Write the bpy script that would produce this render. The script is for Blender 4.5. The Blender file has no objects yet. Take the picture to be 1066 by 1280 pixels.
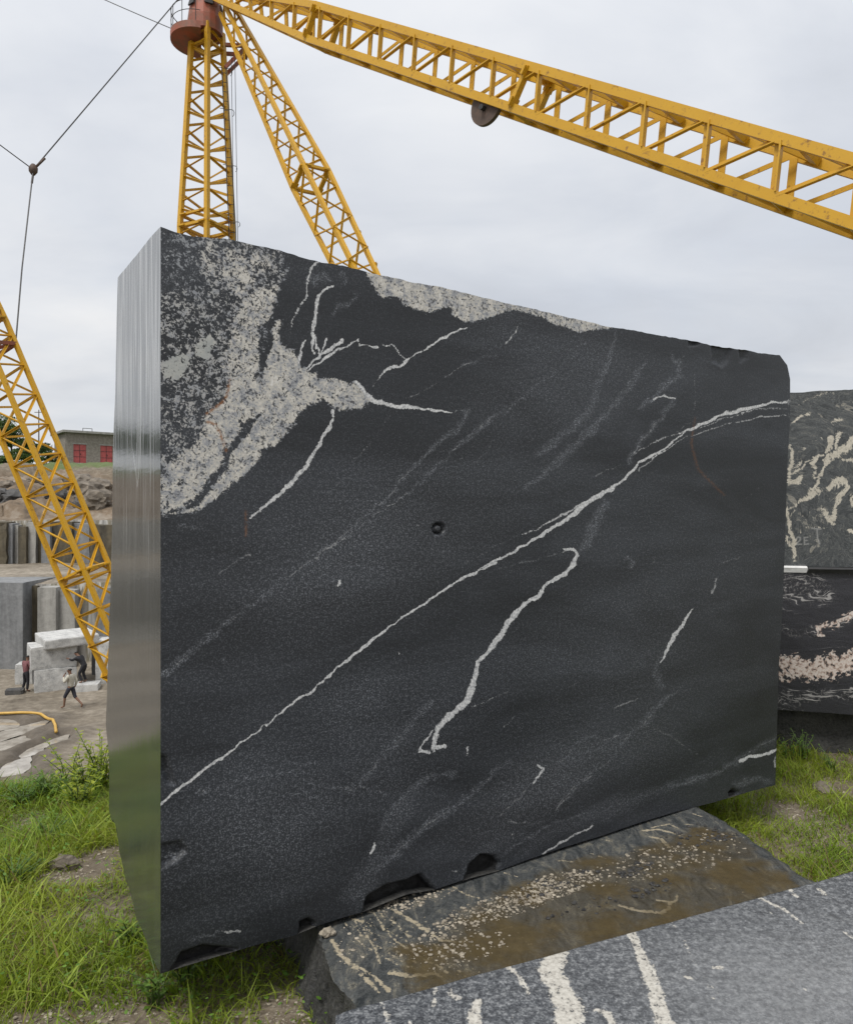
import bpy, math, random
import numpy as np
from mathutils import Vector, Matrix

# ------------------------------------------------------------------ camera, sky, sun, exposure
scene = bpy.context.scene
COL = scene.collection
CH, F = 1.75, 942.0                       # eye height, focal length in photo pixels (1066 x 1280)
cam_d = bpy.data.cameras.new('camera')
cam_d.sensor_fit = 'VERTICAL'; cam_d.sensor_height = 24.0; cam_d.lens = 24.0 * F / 1280.0
cam_d.clip_start = 0.05; cam_d.clip_end = 3000
cam = bpy.data.objects.new('camera', cam_d); COL.objects.link(cam)
cam.location = (0, 0, CH); cam.rotation_euler = (math.radians(90), 0, 0)
scene.camera = cam
scene.render.resolution_x, scene.render.resolution_y = 852, 1024
scene.render.engine = 'CYCLES'
vs = scene.view_settings
vs.view_transform = 'Standard'; vs.look = 'None'; vs.gamma = 1.0; vs.exposure = 0.85
vs.use_curve_mapping = False

SUN_EL, SUN_AZ = 58.0, 212.0              # azimuth clockwise from +Y: behind the camera, to the left
world = bpy.data.worlds.new('World'); scene.world = world; world.use_nodes = True
sun_d = bpy.data.lights.new('sun', 'SUN'); sun_d.energy = 1.5; sun_d.angle = math.radians(18); sun_d.color = (1.0, 0.97, 0.92)
sun = bpy.data.objects.new('sun', sun_d); COL.objects.link(sun)
_e, _a = math.radians(SUN_EL), math.radians(SUN_AZ)
sun_dir = Vector((math.sin(_a) * math.cos(_e), math.cos(_a) * math.cos(_e), math.sin(_e)))
sun.rotation_euler = sun_dir.to_track_quat('Z', 'Y').to_euler(); sun.location = (0, -5, 40)


# ------------------------------------------------------------------ node helpers
class G:
    def __init__(s, nt):
        s.nt = nt
    def n(s, typ, ins=None, **kw):
        nd = s.nt.nodes.new(typ)
        for k, v in kw.items():
            setattr(nd, k, v)
        for k, v in (ins or {}).items():
            s.put(nd.inputs[k], v)
        return nd
    def put(s, sock, v):
        if hasattr(v, 'node'):
            s.nt.links.new(v, sock)
        else:
            if sock.type == 'RGBA' and hasattr(v, '__len__') and len(v) == 3:
                v = (*v, 1)
            sock.default_value = v
    def m(s, op, a, b=0.0, c=0.0, clamp=False):
        nd = s.n('ShaderNodeMath', {0: a, 1: b, 2: c}, operation=op, use_clamp=clamp)
        return nd.outputs[0]
    def noise(s, vec, scale, detail=3, rough=0.55, dist=0.0, col=False):
        nd = s.n('ShaderNodeTexNoise', {'Vector': vec, 'Scale': scale, 'Detail': detail, 'Roughness': rough, 'Distortion': dist})
        return nd.outputs['Color' if col else 'Fac']
    def ramp(s, fac, stops, interp='LINEAR'):
        nd = s.n('ShaderNodeValToRGB', {0: fac}); cr = nd.color_ramp; cr.interpolation = interp
        while len(cr.elements) < len(stops):
            cr.elements.new(0.5)
        for e, (p, c) in zip(cr.elements, stops):
            e.position = p
            e.color = (c, c, c, 1) if not hasattr(c, '__len__') else (*c, 1)
        return nd.outputs[0]
    def step(s, v, lo, hi):
        nd = s.n('ShaderNodeMapRange', {0: v, 1: lo, 2: hi, 3: 0.0, 4: 1.0}, interpolation_type='SMOOTHSTEP')
        return nd.outputs[0]
    def mix(s, f, a, b, mode='MIX'):
        nd = s.nt.nodes.new('ShaderNodeMix'); nd.data_type = 'RGBA'; nd.blend_type = mode
        s.put(nd.inputs[0], f); s.put(nd.inputs[6], a); s.put(nd.inputs[7], b)
        return nd.outputs[2]
    def attr(s, name):
        return s.n('ShaderNodeAttribute', attribute_name=name).outputs['Fac']
    def mapping(s, vec, scale=(1, 1, 1), rot=(0, 0, 0), loc=(0, 0, 0)):
        return s.n('ShaderNodeMapping', {0: vec, 'Location': loc, 'Rotation': rot, 'Scale': scale}).outputs[0]
    def bump(s, h, strength, dist):
        return s.n('ShaderNodeBump', {'Height': h, 'Strength': strength, 'Distance': dist}).outputs[0]


def material(name):
    m = bpy.data.materials.new(name); m.use_nodes = True
    g = G(m.node_tree); b = m.node_tree.nodes['Principled BSDF']
    co = g.n('ShaderNodeTexCoord')
    return m, g, b, co.outputs['Object']


# world: thin overcast over a Nishita sky
g = G(world.node_tree); bg = world.node_tree.nodes['Background']
tc = g.n('ShaderNodeTexCoord').outputs['Generated']
sky = g.n('ShaderNodeTexSky', sky_type='NISHITA', sun_disc=False, sun_elevation=math.radians(SUN_EL), sun_rotation=math.radians(SUN_AZ)).outputs[0]
sxyz = g.n('ShaderNodeSeparateXYZ', {0: tc})
up = g.m('MAXIMUM', sxyz.outputs[2], 0.02)
den = g.m('ADD', up, 0.22)
cx = g.m('DIVIDE', sxyz.outputs[0], den); cy = g.m('DIVIDE', sxyz.outputs[1], den)
flat = g.n('ShaderNodeCombineXYZ', {0: cx, 1: cy, 2: 0.0}).outputs[0]
n_big = g.noise(g.mapping(flat, (0.9, 1.0, 1), loc=(3.3, 1.7, 0)), 0.62, 4, 0.5, 0.5)
n_med = g.noise(g.mapping(flat, (1.0, 1.5, 1), loc=(7.1, 0.4, 0)), 1.9, 7, 0.55, 0.35)
cl = g.m('ADD', g.m('MULTIPLY', n_big, 0.62), g.m('MULTIPLY', n_med, 0.38))
glow = g.m('ADD', g.m('MULTIPLY', sxyz.outputs[0], sun_dir.x), g.m('MULTIPLY', sxyz.outputs[1], sun_dir.y))
cl = g.m('ADD', cl, g.m('MULTIPLY_ADD', glow, 0.36, 0.125))          # cloud is thinner and brighter on the sun's side
ccol = g.ramp(cl, [(0.30, (3.10, 3.24, 3.52)), (0.45, (3.65, 3.80, 4.08)), (0.55, (4.15, 4.26, 4.46)), (0.68, (4.85, 4.86, 4.90))])
grad = g.m('ADD', 0.90, g.m('MULTIPLY', up, 0.42))           # overcast skies are brighter overhead
ccol = g.mix(1.0, ccol, g.n('ShaderNodeCombineColor', {0: grad, 1: grad, 2: grad}).outputs[0], 'MULTIPLY')
cover = g.ramp(g.noise(flat, 1.1, 5, 0.6, 0.5), [(0.3, 0.90), (0.62, 0.99)])
g.put(bg.inputs[0], g.mix(cover, sky, ccol)); bg.inputs[1].default_value = 0.1


# ------------------------------------------------------------------ geometry helpers
def P(px, py, d):
    return Vector(((px - 533) / F * d, d, CH - (py - 640) / F * d))

def on_level(px, py, z):
    d = (CH - z) * F / (py - 640)
    return ((px - 533) / F * d, d)

def tag(o, label=None, cat=None, group=None, kind=None):
    if label: o['label'] = label
    if cat: o['category'] = cat
    if group: o['group'] = group
    if kind: o['kind'] = kind
    return o

def link(name, me, parent=None, loc=(0, 0, 0)):
    o = bpy.data.objects.new(name, me); COL.objects.link(o)
    o.location = loc
    if parent: o.parent = parent
    return o

def empty(name, loc=(0, 0, 0)):
    o = bpy.data.objects.new(name, None); COL.objects.link(o); o.location = loc; o.empty_display_size = 0.2
    return o

class MB:
    """collects verts / faces (several materials) into one mesh"""
    def __init__(s):
        s.v, s.f, s.mi = [], [], []
    def add(s, vs_, fs, mi=0):
        k = len(s.v); s.v += [tuple(p) for p in vs_]
        s.f += [tuple(i + k for i in q) for q in fs]; s.mi += [mi] * len(fs)
    def box(s, a, b, mi=0, M=None):
        x0, y0, z0 = a; x1, y1, z1 = b
        vv = [Vector(p) for p in ((x0, y0, z0), (x1, y0, z0), (x1, y1, z0), (x0, y1, z0), (x0, y0, z1), (x1, y0, z1), (x1, y1, z1), (x0, y1, z1))]
        if M: vv = [M @ p for p in vv]
        s.add(vv, [(0, 3, 2, 1), (4, 5, 6, 7), (0, 1, 5, 4), (1, 2, 6, 5), (2, 3, 7, 6), (3, 0, 4, 7)], mi)
    def bar(s, p, q, w, h=None, mi=0, up=(0, 0, 1)):
        M, L = bar_matrix(p, q, up); h = h or w
        s.box((-w / 2, -h / 2, 0), (w / 2, h / 2, L), mi, M)
    def tube(s, pts, r, n=8, mi=0, cap=True):
        pts = [Vector(p) for p in pts]; rr = r if hasattr(r, '__len__') else [r] * len(pts)
        rings = []
        for i, p in enumerate(pts):
            t = (pts[min(i + 1, len(pts) - 1)] - pts[max(i - 1, 0)]).normalized()
            a = t.cross(Vector((0, 0, 1)))
            if a.length < 1e-3: a = t.cross(Vector((1, 0, 0)))
            a.normalize(); b = t.cross(a)
            rings.append([p + (a * math.cos(2 * math.pi * k / n) + b * math.sin(2 * math.pi * k / n)) * rr[i] for k in range(n)])
        vv = [p for r_ in rings for p in r_]; ff = []
        for i in range(len(pts) - 1):
            for k in range(n):
                ff.append((i * n + k, i * n + (k + 1) % n, (i + 1) * n + (k + 1) % n, (i + 1) * n + k))
        if cap:
            ff.append(tuple(range(n))[::-1]); ff.append(tuple((len(pts) - 1) * n + k for k in range(n)))
        s.add(vv, ff, mi)
    def build(s, name, mats, parent=None, loc=(0, 0, 0), smooth=False):
        me = bpy.data.meshes.new(name); me.from_pydata(s.v, [], s.f)
        for m in (mats if isinstance(mats, (list, tuple)) else [mats]): me.materials.append(m)
        if max(s.mi, default=0): me.polygons.foreach_set('material_index', s.mi)
        if smooth: me.polygons.foreach_set('use_smooth', [True] * len(s.f))
        me.update()
        return link(name, me, parent, loc)

def bar_matrix(p, q, up=(0, 0, 1)):
    p, q = Vector(p), Vector(q); z = q - p; L = z.length; z.normalize(); u = Vector(up)
    x = u.cross(z)
    if x.length < 1e-4: x = Vector((1, 0, 0)).cross(z)
    x.normalize(); y = z.cross(x)
    M = Matrix((x, y, z)).transposed().to_4x4(); M.translation = p
    return M, L

def np_mesh(name, verts, quads, mats, mi=None, attrs=None, smooth=True, tris=None):
    """fast mesh from arrays; attrs: {name: float per vert}"""
    me = bpy.data.meshes.new(name)
    nq = 0 if quads is None else len(quads); nt_ = 0 if tris is None else len(tris)
    me.vertices.add(len(verts)); me.vertices.foreach_set('co', np.asarray(verts, np.float32).ravel())
    li = np.concatenate([np.asarray(a, np.int32).ravel() for a in (quads, tris) if a is not None and len(a)])
    me.loops.add(len(li)); me.loops.foreach_set('vertex_index', li)
    me.polygons.add(nq + nt_)
    st = np.concatenate([np.arange(nq) * 4, nq * 4 + np.arange(nt_) * 3]).astype(np.int32)
    me.polygons.foreach_set('loop_start', st)
    if mi is not None: me.polygons.foreach_set('material_index', np.asarray(mi, np.int32))
    me.polygons.foreach_set('use_smooth', np.full(nq + nt_, smooth, bool))
    for m in mats: me.materials.append(m)
    for k, a in (attrs or {}).items():
        a = np.asarray(a, np.float32)
        if a.ndim == 2:
            at = me.attributes.new(k, 'FLOAT_COLOR', 'POINT'); at.data.foreach_set('color', np.concatenate([a, np.ones((len(a), 1), np.float32)], 1).ravel())
        else:
            at = me.attributes.new(k, 'FLOAT', 'POINT'); at.data.foreach_set('value', a.ravel())
    me.update(calc_edges=True); me.validate()
    return me

def grid_faces(ny, nx, off=0, flip=False):
    i = np.arange(ny * nx).reshape(ny, nx) + off
    q = np.stack([i[:-1, :-1], i[:-1, 1:], i[1:, 1:], i[1:, :-1]], -1).reshape(-1, 4)
    return q[:, ::-1] if flip else q

class Grids:
    def __init__(s): s.v, s.q, s.mi, s.at, s.n = [], [], [], [], 0
    def add(s, X, mi, flip=False, attrs=None):
        ny, nx, _ = X.shape; q = grid_faces(ny, nx, s.n, flip)
        s.v.append(X.reshape(-1, 3)); s.q.append(q); s.mi.append(np.full(len(q), mi)); s.at.append((ny * nx, attrs or {})); s.n += ny * nx
    def mesh(s, name, mats):
        keys = {k for _, a in s.at for k in a}
        attrs = {k: np.concatenate([np.asarray(a[k]).ravel() if k in a else np.zeros(n) for n, a in s.at]) for k in keys}
        return np_mesh(name, np.concatenate(s.v), np.concatenate(s.q), mats, np.concatenate(s.mi), attrs)

# deterministic value noise on arrays
_rs = np.random.RandomState(7); _T = _rs.rand(64, 64, 64).astype(np.float64)
def vnoise(x, y, z=0.0):
    x, y, z = np.broadcast_arrays(np.asarray(x, float), np.asarray(y, float), np.asarray(z, float))
    xi, yi, zi = np.floor(x).astype(int), np.floor(y).astype(int), np.floor(z).astype(int)
    fx, fy, fz = x - xi, y - yi, z - zi
    fx, fy, fz = (f * f * (3 - 2 * f) for f in (fx, fy, fz))
    def t(a, b, c): return _T[(xi + a) & 63, (yi + b) & 63, (zi + c) & 63]
    r = 0
    for a in (0, 1):
        for b in (0, 1):
            for c in (0, 1):
                r = r + t(a, b, c) * (fx if a else 1 - fx) * (fy if b else 1 - fy) * (fz if c else 1 - fz)
    return r
def fbm(x, y, z=0.0, o=4):
    r, a, s = 0, 0.5, 1.0
    for k in range(o):
        r = r + a * (vnoise(x * s + k * 9.1, y * s + k * 3.7, z * s + k * 5.3) - 0.5); a *= 0.5; s *= 2.03
    return r
def sstep(a, b, x):
    t = np.clip((x - a) / (b - a), 0, 1); return t * t * (3 - 2 * t)

def draw_lines(X, Y, lines, soft, ws=1.0):
    """soft mask (0..1) on the grid X,Y of polylines [(pts[(x,y,halfwidth)], intensity)]"""
    out = np.zeros_like(X)
    for pts, inten in lines:
        pts = np.array(pts, float); pts[:, 2] *= ws
        m = pts[:, 2].max() + soft * 2
        sel = (X > pts[:, 0].min() - m) & (X < pts[:, 0].max() + m) & (Y > pts[:, 1].min() - m) & (Y < pts[:, 1].max() + m)
        if not sel.any(): continue
        xs, ys = X[sel], Y[sel]; best = np.full(xs.shape, -9.0)
        segs = zip(pts[:-1], pts[1:]) if len(pts) > 1 else [(pts[0], pts[0] + 1e-6)]
        for a, b in segs:
            dx, dy = b[0] - a[0], b[1] - a[1]; L = dx * dx + dy * dy + 1e-12
            t = np.clip(((xs - a[0]) * dx + (ys - a[1]) * dy) / L, 0, 1)
            d = np.hypot(xs - a[0] - t * dx, ys - a[1] - t * dy)
            w_ = a[2] + (b[2] - a[2]) * t; best = np.maximum(best, (w_ - d) / np.maximum(soft, w_ * 0.75))
        v = sstep(-0.8, 1.0, best) * inten
        out[sel] = np.maximum(out[sel], v)
    return out

def poly_sd(X, Y, poly):
    """signed distance, positive inside"""
    p = np.asarray(poly, float); q = np.roll(p, -1, 0)
    d = np.full(X.shape, 1e9); ins = np.zeros(X.shape, bool)
    for a, b in zip(p, q):
        dx, dy = b - a; t = np.clip(((X - a[0]) * dx + (Y - a[1]) * dy) / (dx * dx + dy * dy + 1e-12), 0, 1)
        d = np.minimum(d, np.hypot(X - a[0] - t * dx, Y - a[1] - t * dy))
        c = (a[1] > Y) != (b[1] > Y)
        with np.errstate(divide='ignore', invalid='ignore'):
            ins ^= c & (X < (b[0] - a[0]) * (Y - a[1]) / (b[1] - a[1] + 1e-15) + a[0])
    return np.where(ins, d, -d)

def cv(x0, y0, s):
    """reading coordinates of an enlarged detail -> photo pixels; entries (x, y[, halfwidth])"""
    return lambda pts, w=3.0: [(x0 + s * p[0], y0 + s * p[1], s * (p[2] if len(p) > 2 else w)) for p in pts]
c5 = cv(180, 270, 0.4128); c6 = cv(580, 340, 0.4559); c7 = cv(180, 680, 0.4686); c8 = cv(560, 680, 0.4747)
ca = cv(195, 280, 0.1876); cb = cv(195, 470, 0.1876); cc = cv(360, 320, 0.2251); cd = cv(440, 840, 0.2814); ce = cv(700, 840, 0.3433)
cf = cv(360, 1080, 0.319); cg = cv(690, 1080, 0.3527)

# ------------------------------------------------------------------ materials
def mat_front():
    m, g, b, co = material('honed_black_granite')
    vein, peg, chip, rust, haze, white = (g.attr(k) for k in ('vein', 'peg', 'chip', 'rust', 'cloud', 'stone'))
    fol = g.mapping(co, (0.16, 1, 1.0), rot=(0, math.radians(39), 0))
    streak = g.noise(fol, 9, 5, 0.6, 0.3)
    big = g.noise(co, 1.7, 4, 0.55, 0.2)
    grain = g.noise(co, 185, 2, 0.65)
    zone = g.step(g.noise(g.mapping(co, (0.22, 1, 0.9), rot=(0, math.radians(40), 0), loc=(2, 0, 1)), 3.4, 5, 0.6, 0.6), 0.34, 0.68)
    grain2 = g.noise(co, 75, 3, 0.65)
    base = g.m('MULTIPLY_ADD', streak, 0.016, g.m('MULTIPLY_ADD', zone, 0.013, 0.007))
    base = g.m('MULTIPLY', base, g.m('MULTIPLY_ADD', big, 1.1, 0.5))
    sp = g.step(g.m('ADD', g.m('MULTIPLY', grain, 0.65), g.m('MULTIPLY', grain2, 0.35)), 0.47, 0.66)
    amount = g.m('MULTIPLY_ADD', haze, 0.16, g.m('MULTIPLY_ADD', zone, 0.050, g.m('MULTIPLY_ADD', big, 0.04, 0.002)))
    tint = g.mix(1.0, (0.86, 0.97, 1.15), g.n('ShaderNodeCombineColor', {0: base, 1: base, 2: base}).outputs[0], 'MULTIPLY')
    addl = g.m('ADD', g.m('MULTIPLY', sp, amount), g.m('MULTIPLY', haze, 0.014))
    dark = g.mix(1.0, tint, g.mix(1.0, (0.94, 0.99, 1.08), g.n('ShaderNodeCombineColor', {0: addl, 1: addl, 2: addl}).outputs[0], 'MULTIPLY'), 'ADD')
    # veins: crisp, grainy edges
    nv = g.m('SUBTRACT', g.m('ADD', g.m('MULTIPLY', g.noise(co, 130, 3, 0.7), 0.7), g.m('MULTIPLY', g.noise(co, 42, 3, 0.6), 0.5)), 0.6)
    vint = g.attr('vint')
    vm = g.step(g.m('ADD', vein, g.m('MULTIPLY', nv, g.m('MULTIPLY_ADD', vint, -1.2, 3.6))), 0.42, 0.72)
    vm = g.m('MULTIPLY', vm, g.step(vein, 0.03, 0.25))
    vcol = g.mix(g.ramp(g.noise(co, 90, 4, 0.7), [(0.35, 0.0), (0.6, 1.0)]), (0.26, 0.27, 0.28), (0.66, 0.66, 0.65))
    vcol = g.mix(g.step(vint, 0.25, 0.92), (0.085, 0.09, 0.097), vcol)
    col = g.mix(vm, dark, vcol)
    # pegmatite patches: feldspar, quartz, dark biotite flecks
    pn = g.m('ADD', g.m('MULTIPLY', g.noise(co, 40, 4, 0.62, 0.8), 0.5), g.m('MULTIPLY', g.noise(co, 115, 3, 0.6, 0.6), 0.5))
    pm = g.step(g.m('ADD', peg, g.m('MULTIPLY', g.m('SUBTRACT', pn, 0.5), 4.6)), 0.40, 0.66)
    pm = g.m('MULTIPLY', pm, g.step(peg, 0.02, 0.14))
    pc = g.ramp(g.m('ADD', g.m('MULTIPLY', g.noise(co, 23, 4, 0.65, 0.5), 0.6), g.m('MULTIPLY', g.noise(co, 120, 3, 0.6), 0.4)), [(0.36, (0.13, 0.14, 0.165)), (0.46, (0.33, 0.335, 0.34)), (0.54, (0.50, 0.475, 0.42)), (0.66, (0.62, 0.61, 0.58))])
    pc = g.mix(g.m('SUBTRACT', 1.0, g.step(peg, 0.25, 0.62)), pc, g.mix(g.noise(co, 70, 3), (0.10, 0.115, 0.14), (0.36, 0.37, 0.38)))
    fleck = g.step(g.m('ADD', g.m('MULTIPLY', g.noise(co, 75, 3, 0.6, 0.6), 0.7), g.m('MULTIPLY', g.noise(co, 22, 2), 0.3)), 0.555, 0.60)
    pc = g.mix(g.m('MULTIPLY', fleck, 0.85), pc, (0.03, 0.033, 0.04))
    pc = g.mix(g.m('MULTIPLY', white, 0.85), pc, g.mix(g.noise(co, 30, 4), (0.25, 0.27, 0.27), (0.44, 0.44, 0.40)))
    col = g.mix(pm, col, pc)
    col = g.mix(g.m('MULTIPLY', rust, g.step(g.noise(co, 80, 3), 0.35, 0.6)), col, (0.22, 0.085, 0.02))
    col = g.mix(g.step(g.m('ADD', chip, g.m('MULTIPLY', g.m('SUBTRACT', g.noise(co, 45, 3), 0.5), 0.5)), 0.4, 0.6), col, (0.0065, 0.0065, 0.007))
    g.put(b.inputs['Base Color'], col)
    saw = g.noise(g.mapping(co, (1.5, 1, 60), rot=(0, 0.25, 0)), 3.0, 3)
    g.put(b.inputs['Roughness'], g.m('MULTIPLY_ADD', big, 0.22, 0.40))
    b.inputs['Specular IOR Level'].default_value = 0.42
    h = g.m('ADD', g.m('MULTIPLY', grain2, 0.5), g.m('ADD', g.m('MULTIPLY', saw, 0.25), g.m('MULTIPLY', g.m('MULTIPLY', chip, g.noise(co, 30, 4)), 6.0)))
    g.put(b.inputs['Normal'], g.bump(h, 0.35, 0.004))
    return m

def mat_polished():
    m, g, b, co = material('wire_sawn_polished_granite')
    st = g.noise(g.mapping(co, (1, 9, 0.45)), 3.0, 5, 0.6, 0.35)
    st2 = g.noise(g.mapping(co, (1, 26, 0.8), loc=(3, 1, 2)), 2.0, 4, 0.62, 0.4)
    zz = g.n('ShaderNodeSeparateXYZ', {0: co}).outputs[2]
    pale_top = g.m('MULTIPLY', g.step(g.m('ADD', zz, g.m('MULTIPLY', st, 1.4)), 2.1, 3.2), g.step(st2, 0.42, 0.70))  # pale vertical streaks, stronger towards the top of the end face
    col = g.mix(st, (0.030, 0.033, 0.034), (0.075, 0.078, 0.078))
    scratch = g.m('MULTIPLY', g.step(st2, 0.66, 0.74), g.step(g.noise(co, 2.5, 2), 0.45, 0.65))
    drip = g.attr('drip')
    col = g.mix(g.m('MAXIMUM', g.m('MULTIPLY', pale_top, 0.85), g.m('MAXIMUM', g.m('MULTIPLY', scratch, 0.35), drip)), col, (0.50, 0.51, 0.52))
    g.put(b.inputs['Base Color'], col)
    g.put(b.inputs['Roughness'], g.m('ADD', g.m('MULTIPLY_ADD', st, 0.08, 0.045), g.m('MULTIPLY', pale_top, 0.16)))
    b.inputs['IOR'].default_value = 2.5
    b.inputs['Specular IOR Level'].default_value = 0.6
    g.put(b.inputs['Normal'], g.bump(g.m('ADD', st, g.m('MULTIPLY', g.noise(g.mapping(co, (1, 3, 14)), 3, 2), 0.25)), 0.12, 0.006))
    return m

def mat_rough_rock(name='broken_dark_granite', a=(0.014, 0.014, 0.015), c=(0.07, 0.068, 0.062)):
    m, g, b, co = material(name)
    n1 = g.noise(co, 6, 6, 0.65, 0.4); n2 = g.noise(co, 60, 4, 0.6)
    g.put(b.inputs['Base Color'], g.mix(g.ramp(g.m('MULTIPLY_ADD', n2, 0.5, g.m('MULTIPLY', n1, 0.6)), [(0.4, 0.0), (0.75, 1.0)]), a, c))
    b.inputs['Roughness'].default_value = 0.7
    g.put(b.inputs['Normal'], g.bump(g.m('ADD', n1, g.m('MULTIPLY', n2, 0.3)), 0.9, 0.03))
    return m

def mat_front_slab():
    m, g, b, co = material('grey_speckled_granite')
    vein, haze = g.attr('vein'), g.attr('cloud')  # cloud on this slab is the painted sheen
    gr = g.noise(co, 170, 3, 0.65); gr2 = g.noise(co, 60, 3, 0.6)
    fol = g.noise(g.mapping(co, (0.3, 1.6, 1), rot=(0, 0, math.radians(-50))), 12, 5, 0.6, 0.4)
    mixv = g.m('ADD', g.m('MULTIPLY', gr, 0.6), g.m('MULTIPLY', gr2, 0.4))
    col = g.ramp(mixv, [(0.36, (0.026, 0.028, 0.032)), (0.50, (0.074, 0.079, 0.087)), (0.66, (0.26, 0.268, 0.275))])
    col = g.mix(1.0, col, g.ramp(fol, [(0.3, 0.85), (0.7, 1.25)]), 'MULTIPLY')
    nv = g.m('SUBTRACT', g.m('ADD', g.m('MULTIPLY', g.noise(co, 110, 3, 0.7), 0.6), g.m('MULTIPLY', g.noise(co, 35, 3, 0.6), 0.5)), 0.55)
    vm = g.m('MULTIPLY', g.step(g.m('ADD', vein, g.m('MULTIPLY', nv, 2.2)), 0.42, 0.70), g.step(vein, 0.03, 0.2))
    col = g.mix(g.m('MULTIPLY', haze, g.m('MULTIPLY_ADD', gr2, 0.5, 0.12)), col, (0.26, 0.265, 0.27))  # painted sheen: lightens the slab colour where it should gleam
    vc = g.ramp(g.noise(co, 85, 4, 0.65, 0.4), [(0.34, (0.10, 0.10, 0.10)), (0.43, (0.40, 0.38, 0.34)), (0.62, (0.54, 0.52, 0.47))])
    col = g.mix(vm, col, vc)
    g.put(b.inputs['Base Color'], col)
    g.put(b.inputs['Roughness'], g.m('MULTIPLY_ADD', gr2, 0.25, 0.16))
    b.inputs['Specular IOR Level'].default_value = 0.5
    g.put(b.inputs['Normal'], g.bump(g.m('ADD', gr, g.m('MULTIPLY', g.noise(g.mapping(co, (1, 40, 1), rot=(0, 0, 0.42)), 2, 3), 0.12)), 0.25, 0.003))
    return m

def mat_support():
    m, g, b, co = material('banded_gneiss_with_mud')
    vein, mud = g.attr('vein'), g.attr('mud')
    w = g.noise(co, 2.2, 4, 0.55, 1.1)
    band = g.noise(g.mapping(co, (2.4, 1.0, 1), rot=(0, 0, math.radians(-28))), 6.5, 6, 0.68, 1.6)
    gr = g.noise(co, 140, 3, 0.65)
    col = g.ramp(band, [(0.34, (0.030, 0.034, 0.036)), (0.5, (0.070, 0.074, 0.074)), (0.585, (0.10, 0.10, 0.092)), (0.63, (0.17, 0.16, 0.13)), (0.68, (0.06, 0.062, 0.06))])
    col = g.mix(1.0, col, g.ramp(gr, [(0.3, 0.65), (0.7, 1.3)]), 'MULTIPLY')
    nv = g.m('SUBTRACT', g.noise(co, 60, 4, 0.7), 0.5)
    vm = g.m('MULTIPLY', g.step(g.m('ADD', vein, g.m('MULTIPLY', nv, 3.0)), 0.42, 0.72), g.step(vein, 0.03, 0.2))
    col = g.mix(vm, col, g.mix(g.noise(co, 50, 3), (0.26, 0.215, 0.14), (0.47, 0.42, 0.32)))
    mm = g.step(g.m('ADD', mud, g.m('MULTIPLY', g.m('SUBTRACT', g.noise(co, 9, 6, 0.65), 0.5), 1.5)), 0.3, 0.75)
    mc = g.mix(g.noise(co, 16, 5, 0.65), (0.040, 0.028, 0.010), (0.125, 0.092, 0.040))
    col = g.mix(g.m('MULTIPLY', mm, g.m('MULTIPLY_ADD', g.step(g.noise(co, 5, 4, 0.6), 0.38, 0.62), 0.5, 0.38)), col, mc)
    g.put(b.inputs['Base Color'], col)
    g.put(b.inputs['Roughness'], g.m('MULTIPLY_ADD', g.noise(co, 14, 4), 0.55, g.m('MULTIPLY', mm, -0.18)))
    g.put(b.inputs['Normal'], g.bump(g.m('ADD', g.m('MULTIPLY', gr, 0.5), g.noise(co, 28, 4)), 0.35, 0.006))
    return m

def mat_swirl():
    m, g, b, co = material('migmatite_with_cream_swirls')
    vein = g.attr('vein')
    wob = g.noise(co, 2.2, 4, 0.6, 1.5, col=True)
    wv = g.n('ShaderNodeVectorMath', {0: co, 1: g.n('ShaderNodeVectorMath', {0: wob, 3: 0.9}, operation='SCALE').outputs[0]}, operation='ADD').outputs[0]
    sw = g.noise(g.mapping(wv, (1.7, 1, 1)), 4.2, 4, 0.55, 1.2)
    ln = g.noise(g.mapping(wv, (1.2, 1, 5)), 7.5, 4, 0.6, 0.6)
    gr = g.noise(co, 120, 3, 0.65)
    dark = g.ramp(ln, [(0.35, (0.030, 0.034, 0.036)), (0.55, (0.070, 0.076, 0.078)), (0.70, (0.13, 0.128, 0.115))])
    dark = g.mix(1.0, dark, g.ramp(gr, [(0.3, 0.7), (0.7, 1.3)]), 'MULTIPLY')
    zz = g.n('ShaderNodeSeparateXYZ', {0: co}).outputs[2]
    nv = g.m('SUBTRACT', g.noise(wv, 26, 4, 0.7), 0.5)
    mask = g.m('MAXIMUM', g.m('MULTIPLY', g.step(sw, 0.645, 0.685), 0.35), g.m('MULTIPLY', g.step(g.m('ADD', vein, g.m('MULTIPLY', nv, 3.2)), 0.40, 0.66), g.step(vein, 0.03, 0.2)))
    cream = g.mix(g.noise(co, 24, 4, 0.65), (0.28, 0.255, 0.205), (0.64, 0.60, 0.51))
    cream = g.mix(g.m('MULTIPLY', g.step(g.noise(co, 90, 3), 0.58, 0.66), 0.6), cream, (0.05, 0.05, 0.05))
    g.put(b.inputs['Base Color'], g.mix(g.m('MULTIPLY', g.attr('scratch'), 0.62), g.mix(mask, dark, cream), (0.33, 0.33, 0.32)))
    b.inputs['Roughness'].default_value = 0.5
    g.put(b.inputs['Normal'], g.bump(g.m('ADD', gr, g.noise(co, 20, 4)), 0.3, 0.006))
    return m

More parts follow.
